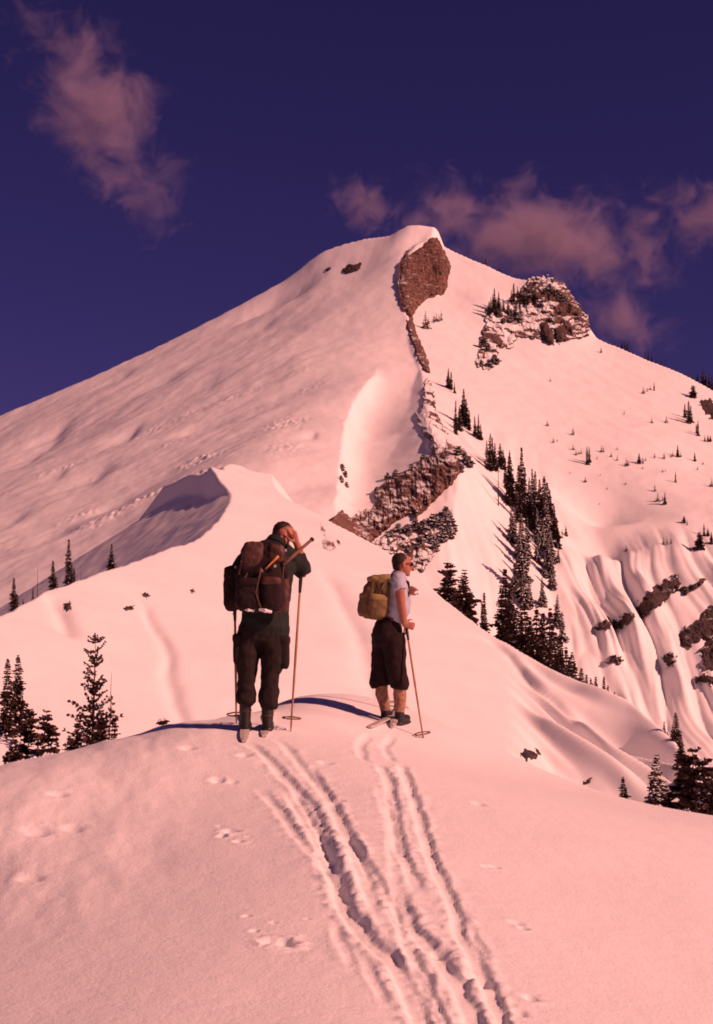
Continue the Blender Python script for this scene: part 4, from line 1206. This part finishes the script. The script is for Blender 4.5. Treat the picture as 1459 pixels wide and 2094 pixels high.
loft(vs, fs, [(A1(562, 1050, 0.02), 0.120, 0.125), (A1(580, 1180, 0.01), 0.112, 0.115), (A1(578, 1290, 0.0), 0.108, 0.108), (A1(560, 1350, 0.0), 0.092, 0.095), (A1(548, 1395, 0.0), 0.075, 0.086), (A1(540, 1500, 0), 0.078, 0.082), (A1(533, 1610, 0), 0.084, 0.088), (A1(535, 1670, 0), 0.078, 0.086), (A1(535, 1696, 0), 0.058, 0.064)])
tr = add_obj('trousers', fuse('trousers', vs, fs, TROUS, 0.010, 2, 0.013, 13, 7), one)
for (x, y, w, h) in ((272, 1195, 0.034, 0.125), (668, 1215, 0.040, 0.135)):
    vs, fs = [], []
    blob(vs, fs, A1(x, y, 0.0), (w, 0.085, h), (0.45, 0.5), n=18, m=12, lump=0.10, seed=x)
    blob(vs, fs, A1(x, y - 100, 0.0), (w * 1.18, 0.090, 0.035), (0.45, 0.5), n=18, m=8)
    add_obj('pocket', fuse('pocket', vs, fs, TROUS, 0.010, 2), tr)
for (x, yt, yb) in ((338, 1640, 1862), (524, 1680, 1852)):
    vs, fs = [], []
    loft(vs, fs, [(A1(x, yt, 0.0), 0.050, 0.055), (A1(x, yt + 90, 0.0), 0.046, 0.052), (A1(x + 2, yb - 45, -0.005), 0.042, 0.052), (A1(x + 2, yb, 0), 0.043, 0.055)])
    blob(vs, fs, A1(x, yb - 22, 0.075), (0.046, 0.135, 0.040), (0.7, 0.8))
    bt = add_obj('boot', fuse('boot', vs, fs, LEATH, 0.008, 2, 0.002, 30), one)
    vs, fs = [], []
    blob(vs, fs, A1(x, yb + 6, 0.07), (0.049, 0.150, 0.014), (0.3, 0.7), n=18, m=6)
    add_obj('sole', mesh_of('sole', vs, fs, LEATH), bt)
    vs, fs = [], []
    loft(vs, fs, [(A1(x, yt + 60, 0.0), 0.051, 0.057), (A1(x, yt + 72, 0.0), 0.051, 0.057)], 14)
    add_obj('cuff_strap', mesh_of('cuff_strap', vs, fs, STRAP), bt)

# the big rucksack
pk = bpy.data.objects.new('rucksack', None)
C.objects.link(pk)
pk.location = B1 + A1(510, 880, -0.25)
_o = pk.location - B1
tag(pk, 'big dark rucksack with brown leather flap on the back of the bowed skier', 'rucksack')
Q1 = lambda x, y, dy: A1(x, y, dy) - _o
vs, fs = [], []
blob(vs, fs, Q1(475, 660, -0.26), (0.195, 0.125, 0.215), (0.42, 0.55), n=26, m=18, lump=0.10, seed=3)
blob(vs, fs, Q1(500, 440, -0.24), (0.175, 0.115, 0.130), (0.55, 0.6), n=26, m=14, lump=0.08, seed=5)
bag = add_obj('bag', fuse('bag', vs, fs, PACK1, 0.011, 3, 0.010, 15, 5), pk)
vs, fs = [], []
blob(vs, fs, Q1(425, 425, -0.335), (0.085, 0.040, 0.120), (0.5, 0.6), rot=Matrix.Rotation(0.12, 3, 'Y').to_quaternion(), n=20, m=12, lump=0.12, seed=9)
add_obj('flap', fuse('flap', vs, fs, FLAP1, 0.009, 2, 0.010, 18, 9), pk)
vs, fs = [], []
blob(vs, fs, Q1(620, 400, -0.335), (0.062, 0.035, 0.075), (0.5, 0.6), n=20, m=12, lump=0.12, seed=13)
add_obj('flap', fuse('flap', vs, fs, FLAP1, 0.009, 2, 0.010, 18, 13), pk)
for (x, y, w, h, dy, mt) in ((258, 690, 0.078, 0.180, -0.20, PACK1), (655, 700, 0.062, 0.185, -0.22, FLAP1), (390, 730, 0.095, 0.125, -0.37, PACK1), (580, 720, 0.085, 0.125, -0.36, PACK1)):
    vs, fs = [], []
    blob(vs, fs, Q1(x, y, dy), (w, 0.075, h), (0.5, 0.6), n=20, m=14, lump=0.12, seed=x)
    po = add_obj('pocket', fuse('pocket', vs, fs, mt, 0.010, 3, 0.010, 16, x), pk)
    vs, fs = [], []
    blob(vs, fs, Q1(x, y - h / K1 * 0.72, dy - 0.03), (w * 0.96, 0.060, h * 0.28), (0.5, 0.6), n=18, m=8, lump=0.1, seed=x)
    add_obj('pocket_flap', fuse('pocket_flap', vs, fs, PACK1 if mt is FLAP1 else FLAP1 if x == 580 else PACK1, 0.009, 2), po)
for pts in (((340, 470), (300, 620), (285, 770), (300, 850)), ((500, 520), (480, 620), (455, 720), (480, 800), (500, 850)), ((690, 430), (670, 560), (665, 680)), ((390, 560), (370, 600), (360, 700))):
    vs, fs = [], []
    tube(vs, fs, [Q1(x, y, -0.435 if 330 < x < 640 else -0.33) for x, y in pts], [0.008] * len(pts), 6)
    add_obj('strap', mesh_of('strap', vs, fs, STRAP, True), pk)
for (x, y, dy) in ((285, 512, -0.30), (610, 508, -0.40), (690, 375, -0.30), (505, 545, -0.41)):
    vs, fs = [], []
    blob(vs, fs, Q1(x, y, dy), (0.011, 0.008, 0.011), (0.5, 0.5), n=8, m=6)
    add_obj('buckle', mesh_of('buckle', vs, fs, METAL), pk)
for (x0, x1, y0, y1) in ((355, 440, 850, 868), (480, 585, 858, 878)):
    vs, fs = [], []
    loft(vs, fs, [(Q1(x0, y0, -0.40), 0.012, 0.014), (Q1((x0 + x1) / 2, (y0 + y1) / 2, -0.42), 0.019, 0.02), (Q1(x1, y1, -0.40), 0.012, 0.014)], 10)
    add_obj('cloth_roll', fuse('cloth_roll', vs, fs, CLOTH, 0.006, 1, 0.004, 30), pk)
for s0, s1 in (((430, 350), (400, 420)), ((620, 350), (650, 420))):
    vs, fs = [], []
    tube(vs, fs, [Q1(*s0, -0.12), Q1((s0[0] + s1[0]) / 2, s0[1] - 18, -0.02), Q1(*s1, 0.12)], [0.02, 0.022, 0.02], 8)
    add_obj('shoulder_strap', mesh_of('shoulder_strap', vs, fs, STRAP, True), pk)

def stick(name, label, cat, a, b, ra, rb, mat, parent_loc, extra=None):
    a, b = Vector(a), Vector(b)
    o = bpy.data.objects.new(name, None)
    C.objects.link(o)
    o.location = parent_loc + a
    tag(o, label, cat)
    ax = (b - a)
    vs, fs = [], []
    tube(vs, fs, [Vector(), ax * 0.3, ax * 0.7, ax * 0.97, ax], [ra, ra * 1.02, (ra + rb) / 2, rb, rb * 0.7], 10)
    add_obj('shaft', mesh_of('shaft', vs, fs, mat, True), o)
    if extra:
        vs, fs = [], []
        tube(vs, fs, [ax * extra[0], ax * extra[1]], [ra * 1.25, ra * 1.25], 10)
        add_obj('collar', mesh_of('collar', vs, fs, extra[2], True), o)
    return o
stick('tool_handle', 'dark wooden tool handle slanting out over the shoulder from the big rucksack', 'tool', A1(672, 492, -0.34), A1(916, 272, -0.22), 0.014, 0.012, WOOD, B1, (0.93, 0.985, LEATH))
stick('wooden_stake', 'short bright orange wooden stake strapped across the big rucksack', 'stake', A1(536, 530, -0.43), A1(638, 425, -0.40), 0.007, 0.012, ORANGE, B1, (0.88, 0.93, STRAP))

ga = lambda u, v: fpix(u, v)
for (tail, boot, lb) in (((500, 1518), (502, 1480), 'pale ski under the left boot of the bowed skier, tail towards the tracks'), ((541, 1508), (547, 1478), 'pale ski under the right boot of the bowed skier, tail towards the tracks')):
    t, bt = Vector(ga(*tail)), Vector(ga(*boot))
    d = (bt - t)
    d.z = 0
    d.normalize()
    ski([t - d * 0.0, t + d * 2.0], lb, SKIW, 'skis of the bowed skier', lift=0.014)
q = Vector(ga(595, 1478))
pole(B1 + A1(803, 560, 0.06), (P(595, 1480, 11.6).x, 11.6, gz_f(P(595, 1480, 11.6).x, 11.6)), 'upright bamboo pole planted below the raised elbow of the bowed skier', 0.11, 'poles of the bowed skier', ring=0.075)
pole(B1 + A1(238, 800, 0.12), (P(484, 1478, 11.75).x, 11.75, gz_f(P(484, 1478, 11.75).x, 11.75)), 'bamboo pole held low in the left hand of the bowed skier', 0.08, 'poles of the bowed skier', ring=0.075)

# ---- second skier: in profile, facing right
D2 = 14.2
_u2, _v2 = 700 + 500 / 4.759, 1090 + 1785 / 4.759
B2 = Vector((P(_u2, _v2, D2).x, D2, gz_f(P(_u2, _v2, D2).x, D2)))
_off2 = B2.z - P(_u2, _v2, D2).z
def A2(x, y, dy=0.0):
    return P(700 + x / 4.759, 1090 + y / 4.759, D2) + Vector((0, dy, _off2)) - B2
K2 = D2 / FPX / 4.759
two = bpy.data.objects.new('person', None)
C.objects.link(two)
two.location = B2
tag(two, 'person in grey short-sleeved shirt, knee breeches and sunglasses looking to the right', 'person')
vs, fs = [], []
h2 = A2(590, 255, 0.0)
fw2 = Vector((0.95, 0.26, -0.03)).normalized()
HA, hq = head(vs, fs, h2, fw2, (-0.02, 0, 1), 0.99)
loft(vs, fs, [(A2(540, 400, 0.0), 0.075, 0.075), (A2(553, 350, 0), 0.056, 0.058), (A2(568, 300, 0), 0.053, 0.056)])
loft(vs, fs, [(A2(440, 900), 0.105, 0.145), (A2(500, 780), 0.095, 0.135), (A2(545, 600), 0.105, 0.150), (A2(545, 450), 0.105, 0.165), (A2(542, 390), 0.08, 0.12)])
loft(vs, fs, [(A2(420, 950, 0.09), 0.085, 0.085), (A2(400, 1200, 0.10), 0.075, 0.07), (A2(385, 1450, 0.11), 0.052, 0.052), (A2(395, 1550, 0.11), 0.050, 0.050), (A2(420, 1720, 0.11), 0.034, 0.036)])
loft(vs, fs, [(A2(500, 950, -0.09), 0.085, 0.085), (A2(530, 1200, -0.09), 0.075, 0.07), (A2(555, 1450, -0.09), 0.052, 0.052), (A2(556, 1550, -0.09), 0.050, 0.050), (A2(556, 1720, -0.09), 0.034, 0.036)])
loft(vs, fs, [(A2(535, 415, -0.17), 0.055, 0.055), (A2(558, 520, -0.20), 0.048, 0.048), (A2(572, 650, -0.20), 0.040, 0.042), (A2(585, 720, -0.18), 0.039, 0.040), (A2(600, 830, -0.17), 0.028, 0.030)], 12)
hand(vs, fs, A2(600, 835, -0.17), (1, 0.1, -0.2), (0, 1, 0), 0.17, 1.3, 0.1, side=1)
loft(vs, fs, [(A2(545, 415, 0.17), 0.055, 0.055), (A2(570, 560, 0.22), 0.045, 0.046), (A2(585, 650, 0.22), 0.040, 0.042), (A2(625, 590, 0.15), 0.036, 0.036), (A2(655, 535, 0.10), 0.028, 0.030)], 12)
hand(vs, fs, A2(652, 540, 0.10), (0.6, -0.3, 0.75), (0.2, -0.9, -0.3), 0.16, 1.25, 0.1, side=1)
body = add_obj('body', fuse('body', vs, fs, SKIN, 0.0065, 2), two)
vs, fs = [], []
blob(vs, fs, HA(0, -0.030, 0.040), (0.080, 0.086, 0.080), rot=hq, n=20, m=12)
blob(vs, fs, HA(0, -0.062, -0.005), (0.066, 0.044, 0.060), rot=hq, n=16, m=10)
add_obj('hair', fuse('hair', vs, fs, HAIR, 0.0055, 1, 0.007, 70), body)
vs, fs = [], []
for k in (-1, 1):
    blob(vs, fs, HA(0.032 * k, 0.090, 0.006), (0.028, 0.010, 0.022), rot=hq, n=14, m=8)
    tube(vs, fs, [HA(0.058 * k, 0.085, 0.012), HA(0.080 * k, 0.0, 0.008)], [0.004, 0.004], 6)
tube(vs, fs, [HA(-0.02, 0.096, 0.010), HA(0.02, 0.096, 0.010)], [0.004, 0.004], 6)
add_obj('sunglasses', mesh_of('sunglasses', vs, fs, GLASS, True), body)
vs, fs = [], []
loft(vs, fs, [(A2(505, 805), 0.112, 0.160), (A2(520, 760), 0.118, 0.165), (A2(545, 650), 0.122, 0.180), (A2(550, 560), 0.122, 0.185), (A2(548, 470), 0.118, 0.195), (A2(545, 405), 0.105, 0.175), (A2(545, 365), 0.085, 0.110), (A2(550, 335), 0.066, 0.072)])
loft(vs, fs, [(A2(530, 395, -0.14), 0.080, 0.075), (A2(545, 440, -0.19), 0.074, 0.072), (A2(560, 505, -0.205), 0.066, 0.066)], 14)
loft(vs, fs, [(A2(545, 395, 0.14), 0.080, 0.075), (A2(560, 480, 0.20), 0.072, 0.070), (A2(590, 640, 0.22), 0.066, 0.066), (A2(640, 575, 0.14), 0.050, 0.052)], 14)
loft(vs, fs, [(A2(600, 540, -0.02), 0.055, 0.10), (A2(622, 620, -0.02), 0.055, 0.10), (A2(612, 720, -0.02), 0.045, 0.09), (A2(600, 770, -0.02), 0.035, 0.08)], 14)
sh = add_obj('shirt', fuse('shirt', vs, fs, SHIRT, 0.010, 2, 0.008, 16, 21), two)
vs, fs = [], []
loft(vs, fs, [(A2(553, 350), 0.072, 0.078), (A2(560, 322), 0.066, 0.070)])
add_obj('collar', fuse('collar', vs, fs, SHIRT, 0.008, 1), sh)
vs, fs = [], []
loft(vs, fs, [(A2(470, 780), 0.105, 0.160), (A2(450, 850), 0.145, 0.185), (A2(442, 930), 0.155, 0.195), (A2(452, 1030), 0.145, 0.19)])
loft(vs, fs, [(A2(405, 930, 0.08), 0.125, 0.120), (A2(400, 1080, 0.09), 0.115, 0.115), (A2(395, 1230, 0.10), 0.112, 0.115), (A2(380, 1350, 0.10), 0.110, 0.115), (A2(366, 1425, 0.11), 0.112, 0.115), (A2(372, 1448, 0.11), 0.085, 0.09)])
loft(vs, fs, [(A2(492, 930, -0.08), 0.125, 0.120), (A2(508, 1080, -0.09), 0.115, 0.115), (A2(520, 1230, -0.09), 0.100, 0.115), (A2(545, 1350, -0.09), 0.098, 0.115), (A2(562, 1435, -0.09), 0.096, 0.115), (A2(560, 1462, -0.09), 0.075, 0.09)])
kn = add_obj('breeches', fuse('breeches', vs, fs, KNICK, 0.010, 2, 0.012, 11, 31), two)
vs, fs = [], []
loft(vs, fs, [(A2(472, 795), 0.112, 0.165), (A2(475, 775), 0.110, 0.163)])
add_obj('belt', mesh_of('belt', vs, fs, STRAP, True), kn)
for (x0, x1, dy) in ((385, 425, 0.11), (556, 556, -0.09)):
    vs, fs = [], []
    loft(vs, fs, [(A2(x0 + 2, 1430, dy), 0.062, 0.062), (A2(x0 + 3, 1520, dy), 0.067, 0.066), (A2((x0 + x1) / 2 + 6, 1600, dy), 0.058, 0.058), (A2(x1, 1690, dy), 0.050, 0.052)])
    sk = add_obj('sock', fuse('sock', vs, fs, SOCK, 0.008, 1, 0.003, 40), two)
    vs, fs = [], []
    loft(vs, fs, [(A2(x1, 1672, dy), 0.050, 0.054), (A2(x1 + 2, 1720, dy), 0.050, 0.056), (A2(x1 + 2, 1778, dy), 0.052, 0.058)])
    R = Matrix.Rotation(-0.45, 3, 'Z').to_quaternion()
    blob(vs, fs, A2(x1, 1755, dy) + Vector((0.035, 0.065, 0)), (0.050, 0.135, 0.046), (0.7, 0.8), rot=R)
    bt = add_obj('boot', fuse('boot', vs, fs, LEATH, 0.008, 2, 0.002, 30), two)
    vs, fs = [], []
    blob(vs, fs, A2(x1, 1790, dy) + Vector((0.033, 0.06, 0)), (0.052, 0.150, 0.016), (0.3, 0.7), rot=R, n=18, m=6)
    add_obj('sole', mesh_of('sole', vs, fs, LEATH), bt)

pk = bpy.data.objects.new('rucksack', None)
C.objects.link(pk)
pk.location = B2 + A2(320, 775, 0)
_o2 = pk.location - B2
tag(pk, 'olive canvas rucksack with tan flap worn by the skier in profile', 'rucksack')
Q2 = lambda x, y, dy=0.0: A2(x, y, dy) - _o2
vs, fs = [], []
rt = Matrix.Rotation(0.12, 3, 'Y').to_quaternion()
blob(vs, fs, Q2(330, 610), (0.145, 0.185, 0.185), (0.5, 0.55), rot=rt, n=26, m=18, lump=0.08, seed=41)
blob(vs, fs, Q2(360, 460), (0.120, 0.165, 0.105), (0.6, 0.6), rot=rt, n=24, m=14, lump=0.08, seed=43)
bag = add_obj('bag', fuse('bag', vs, fs, PACK2, 0.011, 3, 0.010, 15, 41), pk)
vs, fs = [], []
blob(vs, fs, Q2(365, 392), (0.125, 0.175, 0.040), (0.5, 0.55), rot=Matrix.Rotation(-0.10, 3, 'Y').to_quaternion(), n=24, m=10, lump=0.08, seed=45)
blob(vs, fs, Q2(385, 470, -0.10), (0.058, 0.085, 0.105), (0.5, 0.55), rot=rt, n=20, m=10, lump=0.10, seed=47)
add_obj('flap', fuse('flap', vs, fs, FLAP2, 0.009, 2, 0.008, 18, 45), pk)
for (x, y, dy, w, d, h) in ((225, 650, 0.0, 0.070, 0.12, 0.115), (340, 660, -0.165, 0.095, 0.055, 0.105)):
    vs, fs = [], []
    blob(vs, fs, Q2(x, y, dy), (w, d, h), (0.5, 0.6), rot=rt, n=20, m=12, lump=0.1, seed=x)
    po = add_obj('pocket', fuse('pocket', vs, fs, PACK2, 0.010, 2, 0.009, 16, x), pk)
    vs, fs = [], []
    blob(vs, fs, Q2(x + 8, y - 85, dy - 0.005), (w * 0.98, d * 1.0, 0.035), (0.5, 0.6), rot=rt, n=18, m=8, lump=0.1, seed=x)
    add_obj('pocket_flap', fuse('pocket_flap', vs, fs, FLAP2, 0.009, 1), po)
for pts in (((300, 410), (280, 500), (265, 600), (255, 660)), ((430, 400), (345, 530), (330, 600), (300, 680)), ((310, 560), (320, 600), (300, 660))):
    vs, fs = [], []
    tube(vs, fs, [Q2(x, y, -0.205) for x, y in pts], [0.009] * len(pts), 6)
    add_obj('strap', mesh_of('strap', vs, fs, STRAP, True), pk)
for dy in (-0.12, 0.12):
    vs, fs = [], []
    tube(vs, fs, [Q2(430, 420, dy), Q2(480, 365, dy), Q2(550, 362, dy), Q2(640, 430, dy), Q2(660, 520, dy), Q2(600, 640, dy), Q2(450, 720, dy)], [0.014] * 7, 8)
    add_obj('shoulder_strap', mesh_of('shoulder_strap', vs, fs, STRAP, True), pk)

for (tail, tp, lb) in (((803, 1492), (846, 1452), 'wooden ski under the near boot of the skier in profile, tip turned up'), ((756, 1492), (823, 1458), 'wooden ski under the far boot of the skier in profile, tail showing')):
    t, e = Vector(ga(*tail)), Vector(ga(*tp))
    ski([t, e], lb, SKIW, 'skis of the skier in profile', lift=0.02)
q = ga(866, 1510)
pole(B2 + A2(618, 845, -0.14), q, 'slanting bamboo pole in the near hand of the skier in profile', 0.05, 'poles of the skier in profile', ring=0.075)
_x = P(806, 1470, 14.7).x
q = (_x, 14.7, gz_f(_x, 14.7))
pole(B2 + A2(662, 520, 0.12), q, 'bamboo pole on the far side of the skier in profile', 0.07, 'poles of the skier in profile', ring=0.075)

# ---------------------------------------------------------------- clouds
def cloud(label, u, v, d, wu, hv, rot, seed, dens=0.02, thr=0.5, freq=1.6, depth=0.5):
    s = d / FPX
    c = P(u, v, d)
    rx, rz, ry = wu * s / 2, hv * s / 2, wu * s / 2 * depth
    bm = bmesh.new()
    bmesh.ops.create_icosphere(bm, subdivisions=3, radius=1.0)
    me = bpy.data.meshes.new('cloud')
    bm.to_mesh(me)
    bm.free()
    o = add_obj('cloud', me, None, c)
    o.scale = (rx, ry, rz)
    o.rotation_euler = (0, rot, 0)
    tag(o, label, 'cloud', None)
    m = bpy.data.materials.new('cloud_vapour')
    m.use_nodes = True
    n, l = m.node_tree.nodes, m.node_tree.links
    n.clear()
    out = n.new('ShaderNodeOutputMaterial')
    pv = n.new('ShaderNodeVolumePrincipled')
    pv.inputs['Color'].default_value = (1.0, 0.76, 1.0, 1)
    pv.inputs['Anisotropy'].default_value = 0.0
    tc = n.new('ShaderNodeTexCoord')
    mp = n.new('ShaderNodeMapping')
    mp.inputs['Scale'].default_value = (freq * rx / rz, freq * ry / rz, freq)
    mp.inputs['Location'].default_value = (seed * 3.7, seed * 1.9, seed * 2.3)
    l.new(tc.outputs['Object'], mp.inputs['Vector'])
    nz = n.new('ShaderNodeTexNoise')
    nz.inputs['Scale'].default_value = 0.9
    nz.inputs['Detail'].default_value = 8
    nz.inputs['Roughness'].default_value = 0.66
    nz.inputs['Distortion'].default_value = 0.6
    l.new(mp.outputs[0], nz.inputs['Vector'])
    ln = n.new('ShaderNodeVectorMath')
    ln.operation = 'LENGTH'
    l.new(tc.outputs['Object'], ln.inputs[0])
    fo = n.new('ShaderNodeMapRange')
    fo.inputs['From Min'].default_value = 1.0
    fo.inputs['From Max'].default_value = 0.0
    fo.inputs['To Min'].default_value = -0.24
    fo.inputs['To Max'].default_value = 0.14
    l.new(ln.outputs['Value'], fo.inputs['Value'])
    ad = n.new('ShaderNodeMath')
    ad.operation = 'ADD'
    l.new(nz.outputs['Fac'], ad.inputs[0])
    l.new(fo.outputs[0], ad.inputs[1])
    mr = n.new('ShaderNodeMapRange')
    mr.inputs['From Min'].default_value = thr - 0.02
    mr.inputs['From Max'].default_value = thr + 0.22
    mr.inputs['To Min'].default_value = 0.0
    mr.inputs['To Max'].default_value = dens
    l.new(ad.outputs[0], mr.inputs['Value'])
    l.new(mr.outputs[0], pv.inputs['Density'])
    l.new(pv.outputs[0], out.inputs['Volume'])
    me.materials.append(m)
    return o

cloud('long wispy pink cloud slanting down high over the left slope', 195, 225, 2600, 780, 350, math.radians(62), 1, 0.011, 0.455, 2.0)
cloud('small ragged pink cloud just left of the summit', 735, 420, 2600, 250, 160, math.radians(20), 2, 0.016, 0.44, 1.8)
cloud('broad pink cloud bank trailing right from behind the summit', 1095, 485, 2700, 900, 290, math.radians(9), 3, 0.011, 0.44, 2.2)
cloud('pale cloud scrap high above the long right skyline', 1430, 440, 2600, 330, 220, math.radians(12), 5, 0.011, 0.44, 1.9)
cloud('thin pink cloud just above the right skyline trees', 1265, 655, 2600, 330, 230, math.radians(14), 7, 0.011, 0.44, 1.9)

# tallest tree of each set says so
_sets = {}
for o in SC.objects:
    if o.parent is None and o.get('category') in ('tree', 'shrub') and o.get('group'):
        _sets.setdefault(o['label'], []).append(o)
for lb, os_ in _sets.items():
    if len(os_) > 2:
        os_.sort(key=lambda o: -o.scale.z)
        if os_[0].scale.z > 1.06 * os_[1].scale.z and os_[0]['category'] == 'tree':
            os_[0]['label'] = 'tallest ' + lb.replace('tall ', '', 1)
